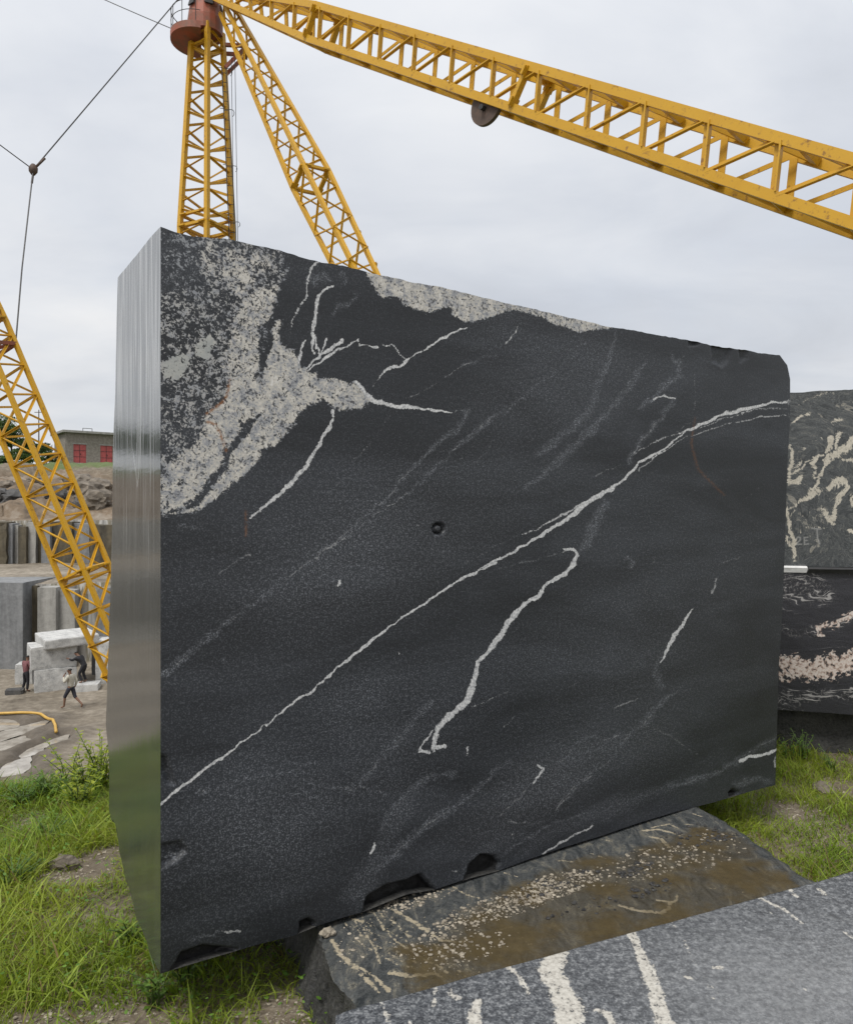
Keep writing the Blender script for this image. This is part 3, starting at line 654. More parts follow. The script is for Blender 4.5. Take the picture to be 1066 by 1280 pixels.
NXF, NYF = 540, 600
spx = np.linspace(201, 985, NXF); su = front_uz(spx, 640.0)[0]; sn = (su - su[0]) / (su[-1] - su[0])
tn = np.linspace(0, 1, NYF)
S, T_ = np.meshgrid(sn, tn)
U, V, Z = block_xyz(S, T_, 0.0 * S)
PX, PY = uz_pix(U, Z)                       # the pattern below was read off in these face coordinates
def sc(lines, k): return [(pts, k * i) for pts, i in lines]
veins = [
    # folded veins at the upper left
    (cc([(170, 30, 9), (130, 70, 12), (115, 110, 11), (108, 190, 10), (95, 240, 10), (55, 300, 10), (30, 350, 7), (8, 420, 5)]), 0.75),
    (cc([(250, 165, 12), (200, 185, 12), (170, 215, 13), (155, 290, 15), (145, 370, 20), (135, 440, 18), (135, 490, 12), (150, 540, 10)]), 0.85),
    (cc([(140, 430, 10), (160, 500, 9), (180, 550, 9)]), 0.9), (cc([(180, 550, 9), (200, 500, 10), (215, 455, 12)]), 0.95),
    (cc([(100, 625, 10), (150, 580, 10), (190, 545, 12), (240, 520, 18), (270, 490, 22), (295, 475, 15), (305, 465, 9)]), 1.0),
    (cc([(110, 635, 8), (180, 590, 12), (240, 545, 16), (300, 515, 10), (350, 480, 9), (385, 468, 8), (395, 500, 8), (430, 495, 8), (465, 510, 8), (500, 503, 7)]), 1.0),
    (cc([(525, 490, 7), (545, 498, 7), (580, 488, 7), (595, 515, 9), (620, 535, 7), (625, 550, 6), (655, 565, 6)]), 0.85),
    (cc([(100, 470, 8), (80, 510, 11), (65, 560, 12), (55, 600, 12)]), 0.85),
    (cc([(990, 403, 7), (950, 405, 8), (915, 420, 10), (870, 455, 12), (800, 490, 11), (740, 530, 9), (690, 552, 9), (660, 580, 13), (620, 612, 14), (570, 625, 15), (540, 640, 11), (515, 668, 6)]), 0.92),
    (cc([(515, 668, 5), (490, 700, 5), (465, 735, 4)]), 0.5),
    (cc([(375, 225, 10), (330, 260, 12), (290, 290, 12), (250, 320, 10)]), 0.55),
    (cc([(300, 90, 15), (310, 140, 15)]), 0.35), (cc([(130, 130, 30), (210, 120, 20)]), 0.35),
    (cc([(380, 700, 25), (430, 770, 28), (480, 805, 22), (540, 815, 18), (600, 835, 20), (650, 835, 18), (720, 842, 12), (800, 858, 12), (870, 868, 9), (920, 870, 4)]), 1.0),
    (cc([(920, 868, 5), (1010, 858, 5)]), 0.5),
    (c5([(575, 585, 6), (572, 620, 8), (545, 665, 8), (515, 715, 9), (480, 770, 9), (440, 815, 11), (400, 850, 9), (360, 885, 7), (320, 917, 4)]), 0.85),
    (c5([(745, 600, 3), (700, 670, 3), (630, 745, 3)]), 0.42), (c5([(1000, 438, 3), (940, 468, 3), (880, 510, 3), (790, 555, 3)]), 0.45),
    # broad dotted double line
    (c5([(985, 590, 8), (950, 640, 9), (880, 700, 9), (800, 775, 9), (740, 850, 8), (640, 935, 7), (520, 1040, 6)]), 0.42),
    (c5([(1066, 605, 4), (1000, 650, 5), (900, 745, 5), (800, 840, 5), (700, 905, 5), (600, 980, 6), (520, 1035, 5)]), 0.50),
    (c7([(540, -15, 4), (490, 10, 5), (400, 78, 5), (300, 150, 6), (210, 222, 7), (140, 280, 9), (50, 350, 10)]), 0.50),
    (c7([(280, 25, 3), (200, 80, 4)]), 0.4),
    # long straight white vein
    (c6([(893, 352, 5), (830, 362, 5), (760, 376, 11), (735, 384, 9), (700, 396, 6), (640, 420, 7), (600, 440, 5), (560, 475, 5), (520, 500, 7), (480, 525, 6), (440, 570, 6), (400, 597, 8), (350, 622, 11), (300, 665, 10), (250, 695, 8), (200, 730, 7), (130, 770, 6), (60, 805, 5), (0, 840, 5)]), 1.0),
    (c7([(939, 52, 6), (880, 80, 4), (820, 110, 5), (720, 175, 5), (650, 225, 5), (600, 265, 6), (530, 320, 5), (440, 400, 6), (410, 415, 7), (360, 455, 4), (270, 525, 4), (230, 555, 6), (150, 610, 6), (90, 655, 7), (46, 694, 6)]), 1.0),
    (c6([(893, 392, 3), (820, 395, 4), (750, 410, 4), (680, 428, 3), (600, 457, 3), (530, 502, 4), (480, 545, 3)]), 0.62),
    (c6([(890, 372, 3), (800, 376, 3), (700, 405, 3), (640, 430, 3)]), 0.5), (c6([(640, 425, 3), (570, 445, 4), (500, 478, 3), (470, 497, 3)]), 0.65),
    (c6([(165, 717, 4), (230, 690, 4), (300, 650, 5), (340, 625, 4)]), 0.75), (c6([(0, 800, 3), (80, 755, 3), (165, 717, 3)]), 0.35),
    (c6([(578, 347, 4), (550, 338, 5), (518, 347, 5)]), 0.85), (c6([(576, 348, 4), (560, 372, 5), (520, 420, 5), (480, 470, 6), (455, 515, 8)]), 0.50),
    (c6([(418, 165, 5), (400, 230, 10), (370, 300, 12), (350, 370, 12), (300, 430, 12), (200, 500, 8)]), 0.38),
    (c6([(500, 250, 6), (450, 320, 8), (400, 380, 9), (330, 450, 14), (260, 520, 12), (170, 590, 10)]), 0.38),
    (c6([(330, 190, 4), (280, 250, 4), (200, 310, 4), (130, 370, 4), (50, 425, 5), (0, 470, 5)]), 0.45),
    (c6([(600, 286, 5), (560, 300, 7), (520, 340, 8), (480, 370, 8)]), 0.42), (c6([(565, 225, 6), (590, 250, 7), (585, 290, 5)]), 0.48),
    (c6([(150, 140, 3), (135, 175, 4), (115, 195, 3)]), 0.7), (c6([(0, 258, 5), (50, 236, 3), (90, 228, 3)]), 0.5),
    (c6([(632, 280, 2), (632, 380, 2)]), 0.45), (c6([(385, 630, 10), (360, 690, 18), (335, 745, 14), (318, 770, 8)]), 0.36),
    (c6([(430, 525, 3), (360, 560, 4)]), 0.4), (c6([(640, 400, 2), (560, 450, 2)]), 0.4),
    # thick broken vein in the lower middle
    (c8([(305, 14, 5), (330, 17, 6), (338, 32, 9), (326, 60, 11), (300, 85, 9), (255, 110, 7), (240, 135, 10), (200, 155, 9), (182, 180, 11), (150, 222, 16), (130, 250, 14), (100, 290, 9), (76, 310, 10), (72, 350, 10), (60, 385, 14), (45, 415, 15), (20, 440, 12), (0, 462, 11)]), 1.0),
    (c7([(815, 455, 14), (785, 490, 13), (778, 520, 10), (770, 545, 12), (800, 540, 9)]), 1.0), (c7([(770, 500, 4), (745, 530, 4), (735, 551, 7), (760, 555, 6)]), 0.9),
    (cd([(520, 155, 4), (590, 130, 4), (690, 90, 4)]), 0.55), (c6([(300, 760, 4), (200, 785, 3), (80, 820, 3)]), 0.35),
    (c8([(643, 172, 3), (615, 215, 8), (595, 240, 11), (572, 285, 7), (560, 310, 3)]), 0.95), (c8([(708, 92, 4), (695, 130, 5)]), 0.6), (c8([(770, 32, 4), (715, 55, 3)]), 0.4),
    (c8([(545, 30, 3), (515, 140, 3)]), 0.35), (c8([(470, 35, 5), (490, 45, 6), (480, 65, 4)]), 0.55),
    (c8([(558, 290, 5), (545, 330, 14), (560, 380, 10)]), 0.35), (c8([(500, 405, 4), (440, 432, 4)]), 0.5),
    # curving grey seams near the bottom
    (ce([(420, 75, 8), (380, 105, 12), (340, 140, 14), (300, 190, 16), (250, 225, 14), (160, 245, 10)]), 0.52),
    (ce([(160, 245, 8), (90, 240, 10), (40, 290, 10), (0, 330, 8)]), 0.45),
    (ce([(250, 225, 10), (190, 320, 14), (110, 370, 14), (50, 420, 12), (0, 480, 10)]), 0.45),
    (ce([(320, 195, 5), (390, 230, 6), (440, 260, 6), (500, 305, 4)]), 0.42),
    (ce([(790, 285, 8), (740, 300, 10), (715, 305, 12), (690, 305, 10), (655, 325, 10)]), 1.0), (ce([(655, 325, 8), (600, 350, 9), (540, 380, 10), (470, 400, 10), (400, 410, 10)]), 0.50),
    (ce([(782, 310, 8), (780, 345, 8)]), 0.6), (ce([(790, 235, 8), (700, 285, 10), (600, 345, 9)]), 0.35), (ce([(760, 390, 8), (690, 395, 10), (640, 405, 10)]), 0.45),
    (cd([(1066, 685, 8), (980, 725, 9), (900, 775, 9), (850, 805, 6)]), 0.75), (cd([(1066, 460, 8), (1000, 510, 9), (950, 570, 9), (900, 610, 9)]), 0.5),
    (cd([(1066, 620, 8), (960, 655, 8), (880, 680, 10), (780, 740, 12), (680, 800, 12)]), 0.42),
    (cd([(690, 660, 8), (740, 668, 8), (830, 670, 8)]), 0.55), (cd([(825, 415, 8), (850, 430, 10), (835, 460, 9), (800, 490, 7)]), 0.85), (cd([(770, 530, 5), (720, 580, 6), (650, 640, 5)]), 0.45),
    (cd([(705, 405, 9), (650, 425, 10), (600, 480, 11), (520, 550, 14), (440, 615, 18), (370, 655, 20), (280, 720, 22), (200, 800, 22), (100, 880, 18)]), 0.52),
    (cd([(350, 130, 16), (260, 230, 22), (200, 310, 26), (110, 400, 22), (30, 510, 16), (-40, 530, 12)]), 0.42),
    (cd([(450, 450, 18), (330, 470, 16), (240, 540, 22), (180, 620, 22), (130, 700, 18)]), 0.40),
    (cd([(100, 760, 10), (88, 795, 11), (78, 810, 8)]), 0.95), (cd([(518, 340, 8), (508, 368, 8)]), 0.7), (cd([(708, 715, 4), (712, 735, 4)]), 0.8), (cd([(440, 885, 8), (465, 880, 7)]), 0.6),
    (cd([(720, 200, 4), (670, 250, 4)]), 0.45),
    (c7([(145, 660, 5), (200, 655, 5), (260, 627, 6), (330, 615, 5), (390, 605, 5), (430, 586, 5), (470, 580, 4)]), 0.52),
    (c7([(400, 630, 4), (450, 630, 5), (490, 650, 5), (560, 648, 5), (600, 655, 5), (645, 667, 4)]), 0.55),
    (c7([(215, 1036, 6), (258, 1032, 6)]), 0.6), (c7([(120, 1060, 4), (180, 1045, 5), (210, 1032, 4)]), 0.45), (c7([(48, 838, 10), (85, 828, 9), (105, 826, 4)]), 0.55),
    (c7([(520, 98, 6), (518, 108, 7)]), 0.9), (c7([(680, 290, 4), (682, 293, 4)]), 0.8), (c7([(215, 308, 5), (220, 312, 5)]), 0.45), (c5([(830, 937, 5), (832, 939, 5)]), 0.6), (c5([(318, 1025, 5), (320, 1027, 4)]), 0.6),
    (c5([(60, 995, 5), (75, 998, 5)]), 0.4), (c5([(95, 945, 6), (180, 940, 6)]), 0.3),
]
rs = random.Random(5)
for k_ in range(46):                         # hairlines along the foliation
    x = rs.uniform(230, 950); y = rs.uniform(380, 1050); L = rs.uniform(15, 70); a = math.radians(rs.uniform(-46, -30))
    pts = [(x + L * t * math.cos(a), y + L * t * math.sin(a) + rs.uniform(-1, 1), rs.uniform(0.5, 1.0)) for t in (0, .33, .66, 1)]
    veins.append((pts, rs.uniform(0.2, 0.38)))
warp = 2.2 * fbm(PX * 0.05, PY * 0.05, 1.0), 2.2 * fbm(PX * 0.05, PY * 0.05, 8.0)
warp2 = 6.5 * fbm(PX * 0.14, PY * 0.14, 2.0, 3), 6.5 * fbm(PX * 0.14, PY * 0.14, 7.0, 3)
vx, vy = PX + warp[0] + warp2[0], PY + warp[1] + warp2[1]
swell = 1.0 + 2.2 * fbm(PX * 0.035, PY * 0.035, 12.0, 2)              # veins pinch and swell
wide = [v_ for v_ in veins if v_[1] < 0.56 and max(p_[2] for p_ in v_[0]) > 2.2]        # diffuse grainy seams
fine = [v_ for v_ in veins if v_ not in wide]
vein = draw_lines(vx, vy, [(p_, 0.45 + 0.55 * i_) for p_, i_ in fine], 1.35, 0.62)
core = draw_lines(vx, vy, [([(x, y, 0.6) for x, y, w in p_], 0.95) for p_, i_ in wide], 1.1, 1.0)
vein = np.maximum(vein, core * np.clip(0.5 + 3.0 * fbm(PX * 0.03, PY * 0.03, 14.0), 0, 1))
vein = np.clip(vein * (0.72 + 0.28 * np.clip(swell, 0.2, 1.6)), 0, 1)
vint = draw_lines(PX + warp[0], PY + warp[1], [([(x, y, w + 3) for x, y, w in p_], i_) for p_, i_ in veins], 2.0, 1.0)

def pl(conv, pts): return [(p[0], p[1]) for p in conv(pts)]
dens = np.zeros_like(PX)
def patch(poly, val, soft, mode='max'):
    global dens
    sd = poly_sd(PX + 3 * warp[0], PY + 3 * warp[1], poly); m = sstep(-soft, soft, sd)
    dens = np.maximum(dens, m * val) if mode == 'max' else dens * (1 - m) + m * val
patch(pl(c5, [(20, 10), (430, 100), (400, 240), (385, 330), (350, 440), (310, 600), (200, 720), (20, 780)]), 0.42, 5)
patch(pl(ca, [(-20, -20), (280, 40), (270, 430), (-20, 440)]), 0.30, 8, 'set')
patch(pl(ca, [(300, 80), (820, 170), (800, 270), (700, 350), (640, 400), (500, 380), (400, 400), (290, 330), (280, 200)]), 0.52, 10)
patch(pl(ca, [(430, 200), (820, 180), (780, 300), (690, 360), (620, 500), (560, 540), (430, 380)]), 0.66, 9)
patch(pl(ca, [(640, 430), (820, 400), (790, 520), (760, 640), (700, 760), (690, 980), (640, 1066), (480, 1066), (400, 920), (480, 800), (520, 640), (560, 540)]), 0.74, 6)
patch(pl(ca, [(790, 330), (880, 290), (860, 360), (800, 420)]), 0.55, 5)
patch(pl(cb, [(480, -20), (700, -20), (690, 220), (660, 290), (590, 310), (560, 420), (470, 500), (440, 600), (350, 700), (280, 800), (150, 900), (30, 930), (20, 700), (60, 580), (250, 470), (300, 330), (330, 250), (460, 150)]), 0.86, 8)
patch(pl(cb, [(700, 20), (800, -20), (1080, -20), (1080, 180), (1000, 190), (960, 260), (860, 350), (930, 320), (880, 370), (800, 460), (720, 480), (700, 560), (600, 640), (520, 700), (420, 810), (300, 890), (150, 925), (30, 935), (150, 900), (280, 860), (380, 740), (480, 610), (500, 500), (620, 380), (700, 250)]), 0.90, 5)
patch(pl(cc, [(-180, 740), (-150, 600), (-60, 480), (0, 505), (50, 560), (70, 620), (130, 650), (160, 690), (230, 670), (290, 690), (370, 700), (420, 760), (470, 800), (400, 850), (300, 860), (200, 800), (130, 810), (90, 850), (30, 930), (-60, 1000), (-200, 1000)]), 0.92, 4)
patch(pl(ca, [(780, 800), (770, 680), (800, 640), (840, 640), (820, 720), (850, 820), (920, 840), (940, 960), (1066, 1000), (1066, 1066), (740, 1066), (740, 920)]), 0.80, 4)
patch(pl(ca, [(690, 690), (760, 640), (760, 800), (730, 950), (700, 1066), (690, 1066), (690, 880)]), 0.22, 4, 'set')
patch(pl(cb, [(700, 240), (720, 250), (620, 350), (500, 490), (480, 490), (590, 330)]), 0.2, 3, 'set')
patch(pl(cc, [(430, 60), (440, 120), (490, 200), (520, 235), (600, 225), (640, 275), (760, 315), (830, 290), (890, 285), (960, 340), (1010, 370), (1066, 350), (1066, 180), (900, 150)]), 0.90, 3)
patch(pl(c6, [(-40, 20), (-35, 120), (0, 140), (60, 125), (130, 105), (190, 115), (240, 140), (320, 165), (390, 155), (420, 145), (300, 110)]), 0.88, 3)
stone = np.maximum(sstep(-5, 4, poly_sd(PX + 2 * warp[0], PY, pl(ca, [(40, 920), (160, 860), (230, 890), (220, 960), (150, 1040), (50, 1020)]))),
                   sstep(-5, 4, poly_sd(PX + 2 * warp[0], PY, pl(ca, [(260, 800), (370, 740), (400, 790), (340, 910), (260, 880)]))))
dens = np.maximum(dens, stone * 0.95)
dens *= sstep(0.0, 1.0, dens * 6)
rust = np.maximum(draw_lines(PX, PY, [(cb([(492, 30, 8), (475, 130, 9), (440, 180, 10), (380, 220, 9), (340, 250, 8)]), 1.0), (cb([(345, 305, 9), (400, 325, 9), (425, 380, 9), (450, 440, 9), (470, 500, 8)]), 1.0)], 2.0),
                  draw_lines(PX, PY, [(cb([(600, 900, 7), (600, 1066, 6)]), 0.6), (c6([(632, 400, 2), (622, 470, 3), (640, 540, 3), (680, 580, 3), (712, 612, 2)]), 0.4)], 1.6))
cloud = np.zeros_like(PX)
for (x, y, rx_, ry_, v) in [(430, 700, 160, 80, .5), (330, 1030, 130, 80, .7), (520, 700, 200, 60, .3), (470, 950, 120, 70, .45), (700, 470, 120, 60, .35), (640, 400, 60, 30, .3), (800, 820, 150, 120, .3), (680, 980, 110, 40, .9), (800, 930, 60, 40, .5), (450, 880, 80, 40, .4)]:
    q = ((PX - x) * math.cos(.6) - (PY - y) * math.sin(.6)) / rx_, ((PX - x) * math.sin(.6) + (PY - y) * math.cos(.6)) / ry_
    cloud = np.maximum(cloud, v * np.exp(-(q[0] ** 2 + q[1] ** 2)))
for poly_, v_ in [(pl(ce, [(-60, 400), (90, 240), (250, 222), (230, 270), (190, 320), (110, 372), (50, 430), (-80, 560)]), 0.75), (pl(ce, [(-160, 640), (0, 540), (200, 450), (400, 400), (420, 420), (250, 500), (0, 600), (-160, 680)]), 0.6), (pl(ce, [(600, 350), (790, 232), (790, 280), (700, 300), (600, 370)]), 0.5),
                  (pl(cd, [(-60, 1000), (60, 820), (200, 600), (280, 520), (330, 500), (250, 650), (180, 800), (60, 1060)]), 0.6), (pl(cd, [(560, 760), (700, 640), (830, 520), (1060, 330), (1066, 430), (900, 600), (760, 740), (600, 850), (430, 960)]), 0.55), (pl(c7, [(260, 740), (420, 690), (560, 660), (520, 800), (380, 960), (280, 960), (180, 900)]), 0.35), (pl(c7, [(130, 700), (300, 640), (260, 760), (130, 860)]), 0.4)]:
    cloud = np.maximum(cloud, v_ * sstep(-9, 12, poly_sd(PX + 6 * warp[0], PY + 6 * warp[1], poly_)))
seam = draw_lines(PX + warp[0] + 2 * warp2[0], PY + warp[1] + 2 * warp2[1], [(p_, 2.2 * i_) for p_, i_ in wide], 3.2, 0.95)
cloud = np.maximum(cloud, seam * 1.0)
cloud = np.clip(cloud * (0.6 + 1.4 * (0.5 + fbm(PX * 0.02, PY * 0.02, 5.0)) * 0.8), 0, 1)
chips = [pl(c7, [(40, 802), (100, 795), (114, 820), (90, 845), (40, 868)]), pl(c7, [(580, 1000), (598, 942), (640, 914), (700, 900), (738, 884), (762, 905), (776, 925), (700, 960)]),
         pl(cd, [(500, 930), (530, 850), (575, 812), (630, 820), (655, 850), (645, 890), (560, 930)]), pl(c7, [(70, 1150), (100, 1092), (160, 1070), (220, 1078), (245, 1082), (190, 1112)]),
         pl(c7, [(412, 1060), (418, 1010), (436, 1000), (452, 1012), (452, 1040)]), pl(c6, [(612, 180), (618, 205), (640, 200), (650, 185)]), pl(c6, [(680, 195), (682, 245), (705, 262), (725, 240), (735, 205)]), pl(c6, [(752, 205), (758, 245), (775, 235), (778, 210)]),
         pl(c7, [(45, 560), (60, 570), (80, 640), (60, 640), (45, 600)]), pl(ce, [(615, 440), (625, 428), (645, 435), (640, 455), (620, 458)])]
chip = np.zeros_like(PX)
for i_, p_ in enumerate(chips):
    chip = np.maximum(chip, sstep(-3, 4, poly_sd(PX + 2.2 * warp[0], PY + 2.2 * warp[1], p_)) * (1.0 if i_ not in (0, 5, 6, 7, 8) else 0.45))
rd = np.hypot(PX - 548, PY - 661)
chip = np.maximum(chip, 0.80 * np.exp(-((rd - 5.8) / 1.5) ** 2))
Vd = V + chip * 0.035 + 0.012 * chip * fbm(U * 30, Z * 30)
gr = Grids()
gr.add(np.stack([U, Vd, Z], -1), 0, False, {'vein': vein, 'vint': vint, 'peg': dens, 'chip': chip, 'rust': rust, 'cloud': cloud, 'stone': stone})
def side(fn, n1, n2, mi, flip, attrs=None):
    a, b_ = np.meshgrid(np.linspace(0, 1, n1), np.linspace(0, 1, n2))
    u, v, z = block_xyz(*fn(a, b_)); gr.add(np.stack([u, v, z], -1), mi, flip, attrs(u, v, z) if attrs else None)
def drip_attr(u, v, z):
    dv, dz = left_px([(166, 560), (170, 590), (172, 608), (174, 590), (175, 545)])
    return {'drip': draw_lines(v, z, [([(a, b_, 0.006) for a, b_ in zip(dv, dz)], 0.55)], 0.008)}
side(lambda a, b_: (0 * a, b_, a), 120, 200, 1, True, drip_attr)
side(lambda a, b_: (0 * a + 1, b_, a), 20, 60, 2, False)
side(lambda a, b_: (a, b_, 0 * a + 1), 120, 40, 2, True)
side(lambda a, b_: (a, 0 * a + 1, b_), 240, 14, 2, False)
side(lambda a, b_: (a, 0 * a, b_), 240, 14, 2, True)
me = gr.mesh('granite_block', [M_front, M_pol, M_rough])
blk = link('granite_block', me, None, (O2[0], O2[1], 0)); blk.rotation_euler = (0, 0, ANG)
tag(blk, 'huge upright black granite block with white veins and a polished left end', 'stone block')

# ------------------------------------------------------------------ slabs on the ledge
def prism_grid(name, quad, ztop, zbot, n, mats, attr_fn=None, jag=0.0, seed=0.0, bulge=0.0, edge=0.012):
    """four plan corners (counter-clockwise) -> block with a finely divided top and rough sides"""
    q = np.array(quad, float); c = q.mean(0)
    a, b_ = np.meshgrid(np.linspace(0, 1, n), np.linspace(0, 1, n))
    def bil(a, b_): 
        a = a[..., None]; b_ = b_[..., None]
        return q[0] * (1 - a) * (1 - b_) + q[1] * a * (1 - b_) + q[2] * a * b_ + q[3] * (1 - a) * b_
    def wob(p, z):
        nx = jag * fbm(p[..., 0] * 7 + seed, p[..., 1] * 7, z * 6); ny = jag * fbm(p[..., 0] * 7, p[..., 1] * 7 + seed, z * 6 + 3)
        return p + np.stack([nx, ny], -1) * 2
    zt = ztop if callable(ztop) else (lambda x, y: ztop + 0 * x)
    p = bil(a, b_); e = np.minimum(np.minimum(a, 1 - a), np.minimum(b_, 1 - b_))
    rim = sstep(0.03, 0.0, e)[..., None]
    p = p * (1 - rim) + wob(p, 0 * a + 0.3) * rim
    z = zt(p[..., 0], p[..., 1]) - edge * sstep(0.012, 0.0, e) + 0.003 * fbm(p[..., 0] * 12, p[..., 1] * 12)
    gr = Grids(); gr.add(np.stack([p[..., 0] - c[0], p[..., 1] - c[1], z], -1), 0, False, attr_fn(p[..., 0], p[..., 1]) if attr_fn else None)
    for i in range(4):
        ring = [p[0, :], p[:, -1], p[-1, ::-1], p[::-1, 0]][i]; rz_ = [z[0, :], z[:, -1], z[-1, ::-1], z[::-1, 0]][i]
        tt = np.linspace(0, 1, 14)[:, None]
        zz = rz_[None, :] * (1 - tt) + zbot * tt
        pp = np.repeat(ring[None], 14, 0); out = pp - c
        pw = wob(pp, zz) - wob(pp, np.repeat(zz[:1], 14, 0))
        pp = pp + pw * 1.4 + bulge * np.sin(tt * 2.2)[..., None] * out / np.linalg.norm(out, axis=-1, keepdims=True)
        gr.add(np.stack([pp[..., 0] - c[0], pp[..., 1] - c[1], zz], -1), 1, True)
    return link(name, gr.mesh(name, mats), None, (c[0], c[1], 0))

def lev_lines(lines, z):
    out = []
    for pts, i in lines:
        o = []
        for p in pts:
            x, y = on_level(p[0], p[1], z); o.append((x, y, p[2] * y / F * 1.25))
        out.append((o, i))
    return out

# slab that carries the block
ZS = 0.255
tmpl = np.array([(330, 190), (380, 260), (440, 310), (520, 360), (590, 400), (640, 430)], float)
sup_lines = [(cf([(x + o_ + 12 * math.sin(i_ * 2 + o_), y + 0.12 * abs(o_) + (i_ * (o_ % 7 - 3)), w_) for i_, (x, y) in enumerate(tmpl)]), v_) for o_, w_, v_ in [(-130, 5, .8), (-105, 3, .6), (-85, 6, .7), (-62, 3, .6), (-45, 4, .75), (-22, 3, .5), (28, 4, .8), (45, 3, .6), (75, 6, .65), (98, 3, .6), (125, 4, .6), (150, 7, .55), (190, 4, .5)]] + [(cf([(330, 190, 5), (380, 260, 7), (440, 310, 8), (520, 360, 8), (590, 400, 10), (625, 425, 10)]), 0.9), (cf([(350, 175, 4), (430, 240, 5), (500, 320, 6), (560, 370, 6)]), 0.8),
             (cf([(400, 170, 8), (480, 220, 16), (540, 260, 16), (600, 300, 12), (690, 305, 8)]), 0.8), (cf([(265, 400, 10), (330, 440, 10), (390, 495, 12)]), 0.9), (cf([(290, 250, 6), (340, 330, 10), (360, 390, 8)]), 0.7),
             (cf([(400, 430, 20), (480, 440, 20), (560, 430, 15), (600, 440, 10)]), 0.85), (cf([(640, 90, 6), (700, 120, 8), (750, 130, 8)]), 0.8), (cf([(170, 300, 14), (220, 370, 14), (290, 440, 16), (350, 500, 14)]), 0.75), (cf([(250, 215, 12), (290, 230, 10)]), 0.8),
             (cf([(840, 30, 5), (900, 45, 6)]), 0.9), (cf([(800, 260, 6), (880, 240, 5), (940, 310, 6), (1050, 290, 5)]), 0.55),
             (ce([(300, 570, 10), (360, 565, 10), (420, 580, 12), (450, 595, 6)]), 0.95), (ce([(320, 590, 8), (370, 600, 12), (400, 630, 10)]), 0.95), (ce([(330, 560, 6), (400, 545, 6), (430, 560, 6)]), 0.8),
             (ce([(110, 655, 5), (165, 672, 5)]), 0.9), (ce([(165, 605, 4), (215, 620, 3)]), 0.8), (ce([(270, 640, 6), (320, 635, 6)]), 0.7), (ce([(480, 505, 4), (510, 515, 5)]), 0.8), (ce([(450, 545, 4), (495, 548, 4)]), 0.7), (ce([(560, 710, 5), (640, 700, 4)]), 0.6), (ce([(-10, 680, 8), (50, 685, 6)]), 0.7),
             (cg([(240, 140, 10), (300, 155, 14), (380, 165, 14), (410, 150, 10), (420, 125, 8), (370, 120, 8)]), 1.0), (cg([(410, 130, 6), (440, 118, 8), (445, 95, 5)]), 0.85), (cg([(560, 75, 5), (680, 90, 6)]), 0.6)]
mud_poly = [on_level(x, y, ZS) for x, y in pl(c8, [(-160, 1060), (0, 1000), (150, 890), (300, 828), (480, 795), (640, 735), (760, 745), (920, 872), (960, 920), (700, 1100), (300, 1200), (-100, 1200)])]
def sup_attr(x, y):
    wx, wy = 0.02 * fbm(x * 9, y * 9), 0.02 * fbm(x * 9, y * 9, 5.0)
    return {'vein': draw_lines(x + wx, y + wy, lev_lines(sup_lines, ZS), 0.006, 0.60), 'mud': sstep(-0.10, 0.14, poly_sd(x, y, mud_poly)) * 0.95}
sup = prism_grid('support_slab', [(-0.07, 2.0), (1.70, 2.68), (1.30, 4.25), (-0.60, 3.10)], lambda x, y: ZS - 0.010 * np.clip(x, 0, 2), -0.25, 300, [M_supp, M_rough], sup_attr, 0.055, 3.0, 0.03)
tag(sup, 'low banded stone slab with wet brown mud carrying the big block', 'stone slab')

